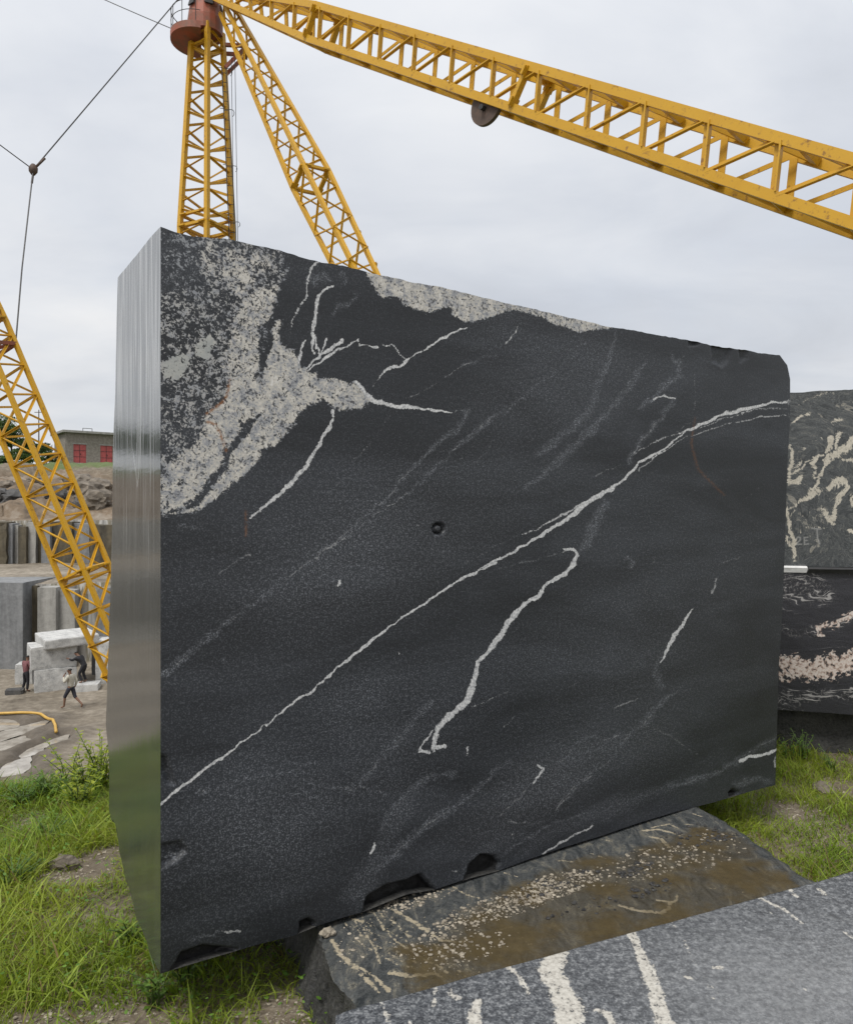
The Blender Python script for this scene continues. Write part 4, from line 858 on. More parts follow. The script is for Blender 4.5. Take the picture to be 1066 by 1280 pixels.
# slab in the foreground
ZF = 0.62
fa, fb = np.array(on_level(420, 1264, ZF)), np.array(on_level(1066, 1086, ZF)); fd = (fb - fa)
fs_lines = [(c8([(296, 1045, 22), (285, 1090, 28), (268, 1120, 30), (290, 1160, 36), (312, 1210, 40), (330, 1300, 44)]), 1.0), (c8([(462, 1008, 8), (480, 1022, 14), (498, 1055, 12), (520, 1110, 17), (542, 1180, 20), (570, 1264, 24), (580, 1300, 24)]), 1.0),
            (c8([(150, 1105, 8), (180, 1128, 10), (205, 1170, 8), (215, 1185, 5)]), 0.75), (c8([(10, 1185, 14), (25, 1195, 14)]), 0.65), (c8([(82, 1205, 14), (70, 1250, 18), (65, 1300, 18)]), 0.8), (c8([(395, 1228, 10), (420, 1240, 13), (430, 1262, 12)]), 0.95),
            (c8([(625, 1138, 10), (638, 1142, 9)]), 0.85), (c8([(700, 1116, 8), (722, 1117, 8)]), 0.75), (c8([(785, 915, 6), (820, 930, 8), (860, 950, 9), (890, 965, 8), (930, 1000, 6)]), 0.75), (c8([(868, 898, 7), (895, 908, 9), (920, 930, 8)]), 0.8), (c8([(975, 908, 7), (990, 922, 8)]), 0.85),
            (c8([(810, 945, 5), (870, 985, 5)]), 0.5), (c8([(920, 890, 5), (990, 880, 6), (1066, 876, 6)]), 0.45), (c8([(620, 1040, 6), (650, 1100, 7), (690, 1180, 7), (720, 1240, 6)]), 0.38), (c8([(740, 1000, 5), (770, 1020, 5)]), 0.4), (c8([(895, 1145, 5), (940, 1175, 5)]), 0.6), (c8([(1045, 1022, 8), (1066, 1035, 8)]), 0.75),
            (cf([(350, 520, 10), (380, 570, 12), (400, 640, 12)]), 0.7), (cf([(550, 455, 14), (575, 490, 12), (570, 560, 12)]), 0.6), (cf([(640, 490, 12), (660, 530, 14)]), 0.6), (cf([(750, 540, 18), (740, 600, 20), (730, 660, 20)]), 0.8), (cf([(410, 515, 8), (412, 520, 8)]), 0.8), (cf([(480, 620, 12), (490, 660, 14)]), 0.8), (cf([(880, 580, 8), (885, 640, 8)]), 0.5),
            (cg([(540, 180, 6), (620, 240, 6)]), 0.42), (cg([(400, 180, 5), (440, 230, 5), (500, 340, 6), (560, 420, 7), (620, 520, 7)]), 0.42), (cg([(320, 350, 4), (450, 370, 4)]), 0.42), (cg([(520, 280, 3), (700, 260, 3)]), 0.35)]
def fs_attr(x, y):
    wx, wy = 0.012 * fbm(x * 14, y * 14), 0.012 * fbm(x * 14, y * 14, 5.0)
    return {'vein': draw_lines(x + wx, y + wy, lev_lines(fs_lines, ZF), 0.006, 0.85), 'cloud': np.exp(-(((x - 0.95) / 0.55) ** 2 + ((y - 1.75) / 0.42) ** 2)) * np.clip(1 + 1.6 * fbm(x * 3, y * 3, 3.0), 0, 1.3)}  # cloud: soft bright blob, a sheen painted into the slab's right part
near = -fa / np.linalg.norm(fa)
fc = fa + fd * 1.7
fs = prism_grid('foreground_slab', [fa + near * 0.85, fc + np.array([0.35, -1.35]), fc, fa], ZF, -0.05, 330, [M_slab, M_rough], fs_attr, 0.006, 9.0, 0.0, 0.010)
tag(fs, 'smooth grey speckled granite slab with two cream veins in the near corner', 'stone slab')

# ------------------------------------------------------------------ stacked blocks to the right
def face_block(name, origin, ang, Lx, Ty, z0, z1, mats, lines_fn, top_var=0.0, seed=0.0, bot_slope=0.0, jag=0.02):
    """upright block whose front face carries the pattern; local x along the face, y through, z up"""
    def f(s, t, w):
        x = s * Lx; v = w * Ty
        zt = z1 + top_var * fbm(x * 4 + seed, v * 3 + seed, 0, 5) * 2; zb = z0 + bot_slope * x + 0.01 * fbm(x * 6, v * 3 + seed)
        z = zb + t * (zt - zb)
        x = x + jag * fbm(z * 5, v * 5, seed) * (2 * s - 1) * 2 - 0.10 * sstep(0.90, 1.0, t) * sstep(0.05, 0, s) * (-1)
        v = v + jag * fbm(x * 4, z * 4, seed + 4) * np.where(w > 0.5, 2, 0.5)
        return np.stack([x, v, z], -1)
    gr = Grids(); a, b_ = np.meshgrid(np.linspace(0, 1, 460), np.linspace(0, 1, 320))
    Xf = f(a, b_, 0 * a); gr.add(Xf, 0, False, lines_fn(Xf[..., 0], Xf[..., 2]))
    for fn, fl in (((lambda a, b_: (0 * a, b_, a)), True), ((lambda a, b_: (0 * a + 1, b_, a)), False), ((lambda a, b_: (a, b_, 0 * a + 1)), True), ((lambda a, b_: (a, 0 * a + 1, b_)), False), ((lambda a, b_: (a, 0 * a, b_)), True)):
        a, b_ = np.meshgrid(np.linspace(0, 1, 40), np.linspace(0, 1, 40)); gr.add(f(*fn(a, b_)), 1, fl)
    o = link(name, gr.mesh(name, mats), None, (origin[0], origin[1], 0)); o.rotation_euler = (0, 0, ang)
    return o
RA = math.radians(-14)
RO = np.array([(978 - 533) / F * 5.45 - 0.25, 5.5])
def right_px(pts, conv):
    """reading pixels -> (x along face, z)"""
    out = []
    d_ = np.array([math.cos(RA), math.sin(RA)])
    for p in conv(pts):
        rx = (p[0] - 533) / F
        u = (rx * RO[1] - RO[0]) / (d_[0] - rx * d_[1]); t = RO[1] + u * d_[1]
        out.append((u, CH - (p[1] - 640) / F * t, p[2] * t / F))
    return out
ch_ = cv(960, 470, 0.2031); ci = cv(940, 460, 0.3901)
zl0 = CH - (888 - 640) / F * 5.4; zl1 = CH - (716 - 640) / F * 5.4; zu0 = zl1 + 0.045; zu1 = CH - (489 - 640) / F * 5.4
sw_lines = [(right_px(p, ch_), i) for p, i in [
    ([(150, 280, 8), (200, 250, 10), (250, 232, 9)], 0.8), ([(390, 280, 8), (420, 268, 12), (450, 265, 8)], 0.8), ([(180, 190, 4), (260, 130, 5), (330, 100, 8), (400, 110, 6)], 0.5),
    ([(365, 470, 14), (380, 420, 18), (390, 380, 14)], 0.95), ([(415, 450, 12), (420, 400, 14), (435, 350, 14)], 0.8), ([(345, 530, 14), (380, 500, 20), (440, 470, 22), (490, 440, 24), (522, 400, 22)], 1.0), ([(455, 510, 12), (500, 520, 16), (522, 520, 14)], 0.85),
    ([(330, 490, 14), (300, 495, 16), (270, 530, 16), (280, 580, 10), (285, 620, 6)], 0.85), ([(350, 540, 9), (330, 590, 10), (305, 640, 10), (280, 690, 16), (240, 745, 22), (195, 775, 14)], 0.95), ([(310, 700, 20), (260, 740, 20)], 0.9),
    ([(250, 520, 10), (200, 570, 12), (150, 590, 10)], 0.75), ([(130, 430, 10), (150, 470, 12), (130, 560, 12), (122, 640, 12)], 0.85), ([(125, 660, 18), (170, 650, 22), (210, 620, 12)], 0.95), ([(370, 690, 18), (400, 660, 25), (450, 650, 26), (490, 650, 18), (480, 690, 18), (430, 740, 20), (405, 800, 14), (395, 880, 14)], 0.95),
    ([(320, 815, 8), (350, 830, 12), (375, 880, 13), (400, 910, 10)], 0.95), ([(110, 820, 10), (150, 800, 9), (210, 770, 8)], 0.75), ([(120, 840, 12), (130, 960, 14), (155, 1010, 12), (160, 1130, 14)], 0.95), ([(160, 820, 7), (140, 880, 6)], 0.7), ([(210, 440, 12), (212, 450, 10)], 0.8),
    ([(495, 745, 10), (522, 790, 14)], 0.8), ([(495, 960, 14), (522, 965, 16)], 0.9), ([(110, 1000, 14), (130, 1050, 14)], 0.8), ([(190, 530, 12), (160, 560, 10)], 0.7), ([(240, 935, 5), (300, 930, 6), (345, 940, 6)], 0.6), ([(270, 400, 6), (300, 390, 6), (330, 385, 6)], 0.5),
    ([(215, 860, 4), (205, 940, 5), (150, 1000, 4)], 0.4)]]
letters = [(right_px(p, ch_), 1.0) for p in [    # scratched: 2 E T
    [(170, 1005, 4), (180, 991, 4), (196, 995, 4), (194, 1010, 4), (182, 1022, 4), (174, 1036, 4), (204, 1035, 4)], [(242, 992, 4), (219, 994, 4), (221, 1036, 4), (246, 1033, 4)], [(220, 1014, 4), (238, 1012, 4)],
    [(268, 938, 4), (322, 942, 4)], [(298, 945, 4), (302, 1000, 4), (314, 1034, 4)]]]
def sw_attr(x, z):
    return {'scratch': draw_lines(x, z, letters, 0.0045), 'vein': draw_lines(x + 0.012 * fbm(x * 12, z * 12) + 0.05 * fbm(x * 22, z * 22, 1.0, 3), z + 0.05 * fbm(x * 22, z * 22, 4.0, 3), sw_lines, 0.013)}
ub = face_block('granite_block', RO, RA, 1.9, 1.3, zu0, zu1, [M_swirl, M_swirl], sw_attr, 0.03, 2.0)
tag(ub, 'dark block with cream swirls, upper of the two stacked on the right', 'stone block')
pk = [right_px(p, ci) for p in ([(80, 930, 22), (130, 950, 30), (180, 965, 34), (230, 960, 38), (270, 950, 40), (323, 940, 42)], [(220, 840, 12), (280, 805, 14), (323, 790, 16)], [(88, 985, 12), (130, 985, 12)])]
ly_lines = [(right_px(p, ci), i) for p, i in [([(90, 700, 40), (180, 690, 50), (220, 720, 40)], 0.8), ([(80, 1060, 18), (180, 1050, 16), (323, 1040, 10)], 0.8), ([(85, 850, 10), (200, 840, 10), (323, 800, 14)], 0.6), ([(85, 1090, 10), (160, 1090, 8)], 0.7), ([(180, 1060, 6), (323, 1056, 6)], 0.9)]]
def ly_attr(x, z):
    wx = x + 0.04 * fbm(x * 14, z * 14); wz = z + 0.10 * fbm(x * 11, z * 15, 4.0)
    return {'vein': draw_lines(wx, wz, ly_lines, 0.03), 'peg': draw_lines(wx, wz, [(pk[0], 0.95), (pk[1], 0.8), (pk[2], 0.8)], 0.03)}
lb = face_block('granite_block', RO - 0.02 * np.array([1, 1]), RA, 2.0, 1.4, zl0, zl1, [M_layer, M_layer], ly_attr, 0.004, 6.0, bot_slope=-0.006)
tag(lb, 'black block with a pinkish band, lower of the two stacked on the right', 'stone block')
Rm = Matrix.Rotation(RA, 4, 'Z'); Rl = Vector((RO[0], RO[1], 0))
def spacer(name, x0, x1, y0, y1, z0, z1, mt, label):
    b = MB(); e = 0.012
    b.add([(x0, y0 + e, z0), (x1 - e, y0, z0), (x1, y1, z0), (x0, y1, z0), (x0 + e, y0, z1 - e), (x1 - 2 * e, y0 - 0.008, z1 - e), (x1 - e, y1, z1), (x0, y1, z1), (x0 + e, y0 + e, z1), (x1 - 2 * e, y0 + e, z1)],
          [(0, 3, 2, 1), (0, 1, 5, 4), (4, 5, 9, 8), (8, 9, 6, 7), (1, 2, 6, 9, 5), (2, 3, 7, 6), (3, 0, 4, 8, 7)])
    o = b.build(name, mt, None, Rl); o.rotation_euler = (0, 0, RA); return tag(o, label, 'spacer')
spacer('spacer_block', 0.02, 0.43, -0.035, 1.2, zl1 + 0.003, zu0 + 0.004, M_white, 'flat white spacer between the two stacked right-hand blocks')
spacer('spacer_block', 0.40, 1.85, -0.055, 1.1, zl1 + 0.002, zu0 - 0.002, M_black, 'flat black spacer between the two stacked right-hand blocks')
pz = prism_grid('bearer_stone', [tuple(RO + (0.05, 0.12)), tuple(RO + (1.8, -0.30)), tuple(RO + (1.95, 0.7)), tuple(RO + (0.15, 1.1))], zl0 + 0.008, -0.2, 30, [M_rough, M_rough], None, 0.03, 5.0, 0.02)
tag(pz, 'rough dark bearer stone in the grass under the right-hand stack', 'stone')

# ------------------------------------------------------------------ lattice steelwork
def unit_bar(name, mt, L=False):
    b = MB()
    if L:
        t = 0.22
        pr = [(-.5, -.5), (.5, -.5), (.5, -.5 + t), (-.5 + t, -.5 + t), (-.5 + t, .5), (-.5, .5)]
        b.add([(x, y, 0) for x, y in pr] + [(x, y, 1) for x, y in pr], [(0, 5, 4, 3, 2, 1), (6, 7, 8, 9, 10, 11)] + [(i, (i + 1) % 6, 6 + (i + 1) % 6, 6 + i) for i in range(6)])
    else:
        b.box((-.5, -.5, 0), (.5, .5, 1))
    me = bpy.data.meshes.new(name); me.from_pydata(b.v, [], b.f); me.materials.append(mt); return me
ME_CHORD, ME_BRACE = unit_bar('chord', M_yel), unit_bar('brace', M_yel, True)
def bar(name, me, p, q, w, h, parent, root, up=(0, 0, 1)):
    Mx, L = bar_matrix(Vector(p) - root, Vector(q) - root, up)
    o = link(name, me, parent); o.matrix_local = Mx @ Matrix.Diagonal((w, h, L, 1)); return o

def lattice(part, p0, p1, half, nb, up, rot, root, chord_w, brace_w, post=True, zig=False, plates=(), skip_face=(), mast=False, chord_h=None, shift=0.0, inset=0.0):
    """four chords between p0 and p1; half(t) = half side; braces on every face"""
    p0, p1 = Vector(p0), Vector(p1); ax = (p1 - p0).normalized()
    sd = ax.cross(Vector(up)).normalized(); u2 = sd.cross(ax).normalized()
    R = Matrix.Rotation(rot, 3, ax)
    sd, u2 = R @ sd, R @ u2
    def corner(t, i):
        a, b = [(1, 1), (-1, 1), (-1, -1), (1, -1)][i]; h = half(t)
        hs, hu = h if isinstance(h, tuple) else (h, h)
        return p0 + (p1 - p0) * t + sd * a * hs + u2 * b * hu
    brk = [0.0] + sorted(plates) + [1.0]
    for i in range(4):
        for a, b in zip(brk[:-1], brk[1:]):
            bar('chord', ME_CHORD, corner(a, i), corner(b, i), chord_w, chord_h or chord_w, part, root, u2)
    for f, (i, j) in enumerate(((0, 1), (3, 2), (3, 0), (2, 1))):
        for k in range(nb):
            t0, t1 = k / nb, (k + 1) / nb; L = t1 - t0
            n_ = (corner(t0, i) + corner(t0, j)) / 2 - (p0 + (p1 - p0) * t0)
            B = lambda a, b, w1, w2: bar('brace', ME_BRACE, a + (b - a).normalized() * inset, b - (b - a).normalized() * inset, w1, w2, part, root, n_)
            sh = shift if f > 1 else 0.0; t1 = t1 - sh
            if mast:
                B(corner(t0, i), corner(t0 + 0.44 * L, j), brace_w * 1.15, brace_w)
                B(corner(t0 + 0.69 * L, j), corner(t0 + 0.89 * L, i), brace_w * 0.8, brace_w)
                if f in (0, 3): B(corner(t0 + 0.56 * L, i), corner(t0 + 0.56 * L, j), brace_w, brace_w)
                continue
            if post and k and f not in skip_face: B(corner(t0, i), corner(t0 - sh, j), brace_w * post, brace_w * post)
            if zig and k % 2: B(corner(t0, j), corner(t1, i), brace_w, brace_w)
            else: B(corner(t0, i), corner(t1, j), brace_w, brace_w)
    return corner

def frame(name, corner, t, w, parent, root):
    """one rectangular splice frame with gusset corners"""
    b = MB(); c = [corner(t, i) - root for i in range(4)]
    for i in range(4):
        p, q = c[i], c[(i + 1) % 4]; m = q - p
        b.bar(p, q, w, w * 0.6)
        for s_, e_ in ((p, m), (q, -m)): b.bar(s_ + e_ * 0.02, s_ + e_ * 0.24, w * 1.7, w * 0.35)
    return b.build(name, M_yel, parent)

# derrick: mast, two stiff legs
MC = Vector((P(257, 640, 30).x, 30, PIT)); mroot = Vector((MC.x, MC.y, gz(MC.x, MC.y)))
crane = empty('derrick_crane', mroot)
tag(crane, 'tall yellow lattice derrick crane behind the big block with red mast head', 'crane')
def mh(z):  # half diagonal of the mast
    return np.interp(z, [PIT, -3, 2, 12.9, 20.2, 22.5], [0.35, 0.8, 1.12, 1.02, 0.60, 0.52])
zt_, zb_ = 20.9, mroot.z
mast = MB()
top, bot = Vector((MC.x + 0.08, MC.y, zt_)), Vector((MC.x, MC.y, zb_))
half = lambda t: float(mh(zb_ + (zt_ - zb_) * t)) / math.sqrt(2)
view = Vector((MC.x, MC.y, 0)).normalized()
side_v = Vector((view.y, -view.x, 0))
def mcorner_probe(t, i):
    ax = (top - bot).normalized(); sd = ax.cross(view).normalized(); u2 = sd.cross(ax).normalized()
    R = Matrix.Rotation(math.radians(45), 3, ax); sd2, u22 = R @ sd, R @ u2
    a, b = [(1, 1), (-1, 1), (-1, -1), (1, -1)][i]
    return bot + (top - bot) * t + sd2 * a * half(t) + u22 * b * half(t)
tz_ = lambda z: (z - zb_) / (zt_ - zb_)
mpart = frame('mast', mcorner_probe, tz_(13.0), 0.17, crane, mroot)
for z in (13.45, 20.2): frame('splice_frame', mcorner_probe, tz_(z), 0.13, mpart, mroot)
lattice(mpart, bot, top, half, 21, view, math.radians(45), mroot, 0.17, 0.085, plates=(tz_(13.0),), mast=True)
# ladder up the mast's right side
lad = MB(); lx = side_v * 0.95
for s_ in (0.75, 1.0):
    lad.tube([Vector((0, 0, z - mroot.z)) + side_v * (float(mh(z)) * s_ + 0.14) - view * 0.35 for z in (2.0, 13, 19.3)], 0.02, 5)
for k_ in range(46):
    z = 2.5 + k_ * 0.37
    lad.bar(Vector((0, 0, z - mroot.z)) + side_v * (float(mh(z)) * 0.75 + 0.14) - view * 0.35, Vector((0, 0, z - mroot.z)) + side_v * (float(mh(z)) + 0.14) - view * 0.35, 0.018)
for z in (13.2, 15.4, 17.6, 19.2):
    c_ = Vector((0, 0, z - mroot.z)) + side_v * (float(mh(z)) * 0.88 + 0.14) - view * 0.35
    lad.tube([c_ + side_v * 0.3 * math.cos(a) - view * 0.3 * math.sin(a) + Vector((0, 0, 0.04 * math.sin(3 * a))) for a in np.linspace(-0.6, math.pi - 0.6, 9)], 0.013, 4)
lad.build('ladder', M_steel, mpart)
# mast head
hd = MB(); hz0, n_ = 20.0 - mroot.z, 18
prof = [(0.0, 0.68), (0.55, 0.68), (1.25, 0.58), (1.75, 0.42), (2.2, 0.36)]
hv = [Vector((math.cos(2 * math.pi * k / n_) * r, math.sin(2 * math.pi * k / n_) * r, hz0 + 0.7 + z)) for z, r in prof for k in range(n_)]
hd.add(hv, [(i * n_ + k, i * n_ + (k + 1) % n_, (i + 1) * n_ + (k + 1) % n_, (i + 1) * n_ + k) for i in range(len(prof) - 1) for k in range(n_)] + [tuple(range(n_))[::-1]])
head = hd.build('mast_head', M_red, crane)
wd = MB()
for a_ in (-2.2, -1.1, 0.2):
    Mw = Matrix.Rotation(a_, 4, 'Z') @ Matrix.Translation((0.615, 0, hz0 + 0.7 + 1.05)) @ Matrix.Rotation(math.radians(-16), 4, 'Y')
    wd.box((0, -0.16, -0.16), (0.055, 0.16, 0.16), 0, Mw)
wd.build('inspection_hole', M_black, head)
cap = MB(); cap.tube([(0, 0, hz0 + 2.85), (0, 0, hz0 + 3.6)], [0.46, 0.46], 16); cap.tube([(0, 0, hz0 + 3.6), (0, 0, hz0 + 4.3)], [0.2, 0.2], 12); cap.build('slewing_ring', M_steel, crane)
pf = MB(); pts_ = []
lo_, hi_ = math.radians(150), math.radians(345)
arc = [math.radians(a) for a in np.linspace(100, 292, 20)]
R_ = 1.05; off = -side_v * 0.28
tp = [Vector((math.cos(a) * R_, math.sin(a) * R_, hz0 + 0.62)) + off for a in arc]
bt = [p * 1 - Vector((0, 0, 0.26)) for p in tp]
pf.add(tp + bt, [tuple(range(20)), tuple(range(39, 19, -1))] + [(i, i + 20, (i + 1) % 20 + 20, (i + 1) % 20) for i in range(20)])
plat = pf.build('platform', M_red, crane)
rl = MB()
rp = [Vector((math.cos(a) * 1.02, math.sin(a) * 1.02, hz0 + 1.45)) + off for a in arc]
rl.tube(rp, 0.018, 5); rl.tube([p - Vector((0, 0, 0.4)) for p in rp], 0.014, 5)
for p in rp[::3]: rl.tube([p, p - Vector((0, 0, 0.85))], 0.016, 5)
rl.build('railing', M_steel, plat)
bk = MB()
for s_ in (-0.3, 0.3):
    o_ = side_v * 0.75 - view * s_ ; bk.bar(o_ + Vector((0, 0, hz0 - 0.6)), side_v * 1.55 - view * s_ + Vector((0, 0, hz0 + 0.35)), 0.12); bk.bar(o_ + Vector((0, 0, hz0 + 0.3)), side_v * 1.6 - view * s_ + Vector((0, 0, hz0 + 0.4)), 0.12)
bk.bar(side_v * 1.55 - view * 0.4 + Vector((0, 0, hz0 + 0.35)), side_v * 1.55 + view * 0.4 + Vector((0, 0, hz0 + 0.35)), 0.2)
bk.build('bracket', M_red, crane)

def stiff_leg(p0, p1, tsplice, hfull, nb, up, cw, bw, zig, rot=0.0, t_taper=0.29, h0=0.28, ch=None):
    p0, p1 = Vector(p0), Vector(p1)
    half = lambda t: h0 / 2 + (hfull / 2 - h0 / 2) * float(np.clip(t / t_taper, 0, 1)) - (hfull / 2 - h0 / 2) * float(np.clip((t - 1 + 0.12) / 0.12, 0, 1))
    ax = (p1 - p0).normalized(); sd = ax.cross(Vector(up)).normalized(); u2 = sd.cross(ax).normalized(); R = Matrix.Rotation(rot, 3, ax); sd, u2 = R @ sd, R @ u2
    corner = lambda t, i: p0 + (p1 - p0) * t + sd * [1, -1, -1, 1][i] * half(t) + u2 * [1, 1, -1, -1][i] * half(t)
    fw = cw * (1.1 if zig else 1.9)
    part = frame('stiff_leg', corner, tsplice[0], fw, crane, mroot)
    for t in tsplice[1:]: frame('splice_frame', corner, t, fw, part, mroot)
    lattice(part, p0, p1, half, nb, up, rot, mroot, cw, bw, post=0 if zig else 1.5, zig=zig, plates=tsplice, chord_h=ch, shift=0.0 if zig else 0.50 / (p1 - p0).length, inset=0.0 if zig else 0.07)
    return part, corner
# leg passing over the block towards the right
A2, B2 = P(272, -6, 29.6), P(1066, 247, 14.4)
dir2 = B2 - A2; E2 = A2 + dir2 * ((A2.z - 0.25) / (A2.z - B2.z)); f2 = dir2.length / (E2 - A2).length
leg2, corner2 = stiff_leg(A2, E2, (0.29 * f2, 0.667 * f2, 1.04 * f2), 1.0, int(round(16 / f2)), (0, 0, 1), 0.10, 0.105, False, 0.0, 0.29 * f2, 0.28, 0.21)
# leg falling behind the block
A1, B1 = P(284, 12, 29.6), P(444, 337, 24.0)
dir1 = B1 - A1; E1 = A1 + dir1 * ((A1.z - 0.25) / (A1.z - B1.z)); f1 = dir1.length / (E1 - A1).length
leg1, corner1 = stiff_leg(A1, E1, (0.70 * f1,), 0.98, int(round(20 / f1)), (P(360, 180, 27) - Vector((0, 0, CH))), 0.13, 0.06, True, math.radians(45), 0.72 * f1, 0.42)
for nm, E_ in (('near', E2), ('far', E1)):
    b = MB(); z_ = gz(E_.x, E_.y); b.add([(-.9, -.9, z_ - .3 - 0.0), (.9, -.9, z_ - .3), (.9, .9, z_ - .3), (-.9, .9, z_ - .3), (-.7, -.7, 0.30), (.7, -.7, 0.30), (.7, .7, 0.30), (-.7, .7, 0.30)],
                                         [(0, 3, 2, 1), (4, 5, 6, 7), (0, 1, 5, 4), (1, 2, 6, 5), (2, 3, 7, 6), (3, 0, 4, 7)])
    tag(b.build('anchor_plinth', M_conc, None, (E_.x, E_.y, 0)), 'concrete plinth anchoring the crane leg ' + ('to the right of the stacked blocks' if nm == 'near' else 'under the leg behind the big block'), 'plinth')
# half-round sheave guard under the long leg
ax2 = (E2 - A2).normalized(); sd2 = ax2.cross(Vector((0, 0, 1))).normalized(); up2 = sd2.cross(ax2).normalized()
if sd2.y > 0: sd2 = -sd2
t_s = min((k_ / 600 for k_ in range(600)), key=lambda t: (lambda q: abs(533 + F * q.x / q.y - 610))(A2 + (E2 - A2) * t - up2 * 0.60 + sd2 * 0.38))
cS = A2 + (E2 - A2) * t_s - up2 * 0.60 + sd2 * 0.38 - mroot
b = MB(); n_ = 20; rS = 0.50
for s_, e_ in ((-1, 0), (1, 0)):
    pass
prf = [(math.cos(a) * rS, -math.sin(a) * rS * 1.08) for a in np.linspace(0, math.pi, n_)]
fv = [cS + ax2 * x + up2 * y - sd2 * 0.06 for x, y in prf] + [cS + ax2 * x + up2 * y + sd2 * 0.06 for x, y in prf]
b.add(fv, [tuple(range(n_)), tuple(range(2 * n_ - 1, n_ - 1, -1))] + [(i, i + n_, (i + 1) % n_ + n_, (i + 1) % n_) for i in range(n_)])
shv = b.build('sheave_guard', M_rusty, crane)
b = MB(); b.tube([cS - sd2 * 0.2 - up2 * 0.12, cS + sd2 * 0.2 - up2 * 0.12], 0.07, 10); b.build('axle', M_steel, shv)
b = MB()
for x_ in (0.98, 1.12):
    b.tube([Vector((0, 0, 20.0 - mroot.z)) + side_v * x_ - view * 0.4, Vector((0, 0, 12.0 - mroot.z)) + side_v * (x_ + 0.12) - view * 0.4], 0.012, 5)
b.build('hoist_rope', M_steel, crane)

# lattice boom at the left
DB = 19.0
a_, b_ = P(0, 462, DB), P(135, 783, DB)
dB = (b_ - a_); foot = b_ + dB * ((b_.z - (PIT + 0.25)) / (a_.z - b_.z)); tip = a_ - dB * 1.15
fz = gz(foot.x, foot.y); foot = b_ + dB * ((b_.z - (fz + 0.3)) / (a_.z - b_.z))
broot = Vector((foot.x, foot.y, fz))
boom = empty('crane_boom', broot); tag(boom, 'bright yellow lattice boom leaning up out of the pit on the left', 'crane boom')
hb = lambda t: 0.41 * float(np.interp(t, [0, 0.06, 0.95, 1], [0.45, 1, 1, 0.5]))
LB = (tip - foot).length; nbB = int(LB / 0.80)
axB = (tip - foot).normalized()
lat_c = lattice(boom, foot, tip, hb, nbB, (P(70, 620, DB) - Vector((0, 0, CH))), math.radians(45), broot, 0.10, 0.055, 1.0, False, (0.33, 0.66))
for t in (0.665, 0.33, 0.02): frame('splice_frame', lat_c, t, 0.10, boom, broot)
b = MB(); b.box((-.55, -.45, -0.25), (.55, .45, 0.12)); b.tube([(-.5, 0, 0.28), (.5, 0, 0.28)], 0.13, 12); b.build('pivot_base', M_steel, boom)
# red lashing beam where the cable is tied
tl = (P(18, 425, DB) - foot).dot(axB) / LB
c_ = [lat_c(tl, i) - broot for i in range(4)]
b = MB()
for i in range(4): b.bar(c_[i], c_[(i + 1) % 4], 0.09)
b.bar(c_[0], c_[2], 0.08); b.build('lashing_beam', M_red, boom)

# cables and the joint
def cable(name, pts, r, label, sag=0.0):
    pts = [Vector(p) for p in pts]; o = pts[0].copy(); b = MB(); out = []
    for p, q in zip(pts[:-1], pts[1:]):
        for k in range(12): 
            t = k / 12; out.append(p.lerp(q, t) - Vector((0, 0, sag * 4 * t * (1 - t))) - o)
    out.append(pts[-1] - o); b.tube(out, r, 6)
    return tag(b.build(name, M_steel, None, o), label, 'cable')
KN = P(42, 212, 22)
right_ch = max((lat_c(tl, i) for i in range(4)), key=lambda p: p.x / p.y)
cable('guy_cable', [KN, P(222, 0, 27), P(262, -46, 30)], 0.019, 'steel cable rising from the joint to the mast top', 0.0)
cable('guy_cable', [KN, P(-260, -20, 20)], 0.016, 'steel cable running from the joint out to the left edge', 0.05)
cable('guy_cable', [KN, P(28, 335, 20.5), right_ch], 0.019, 'steel cable hanging from the joint down to the boom', 0.0)
cable('guy_cable', [P(232, 43, 29.6), P(-60, -90, 34)], 0.017, 'steel cable leaving the red platform towards the upper left', 0.1)
b = MB()
b.tube([(0, 0, -0.16), (0, 0, -0.06), (0, 0, 0.06), (0, 0, 0.16)], [0.05, 0.12, 0.12, 0.05], 10); b.tube([(-0.09, -.07, 0.02), (0.09, .07, 0.02)], 0.06, 8)
b.tube([(0.06, 0, 0.06), (0.32, 0.05, 0.36)], 0.035, 6); b.tube([(0.0, 0, -0.1), (-0.04, 0, -0.4)], 0.03, 6)
tag(b.build('cable_joint', M_rusty, None, KN, True), 'small rusty shackle where three cables meet in the sky', 'shackle')

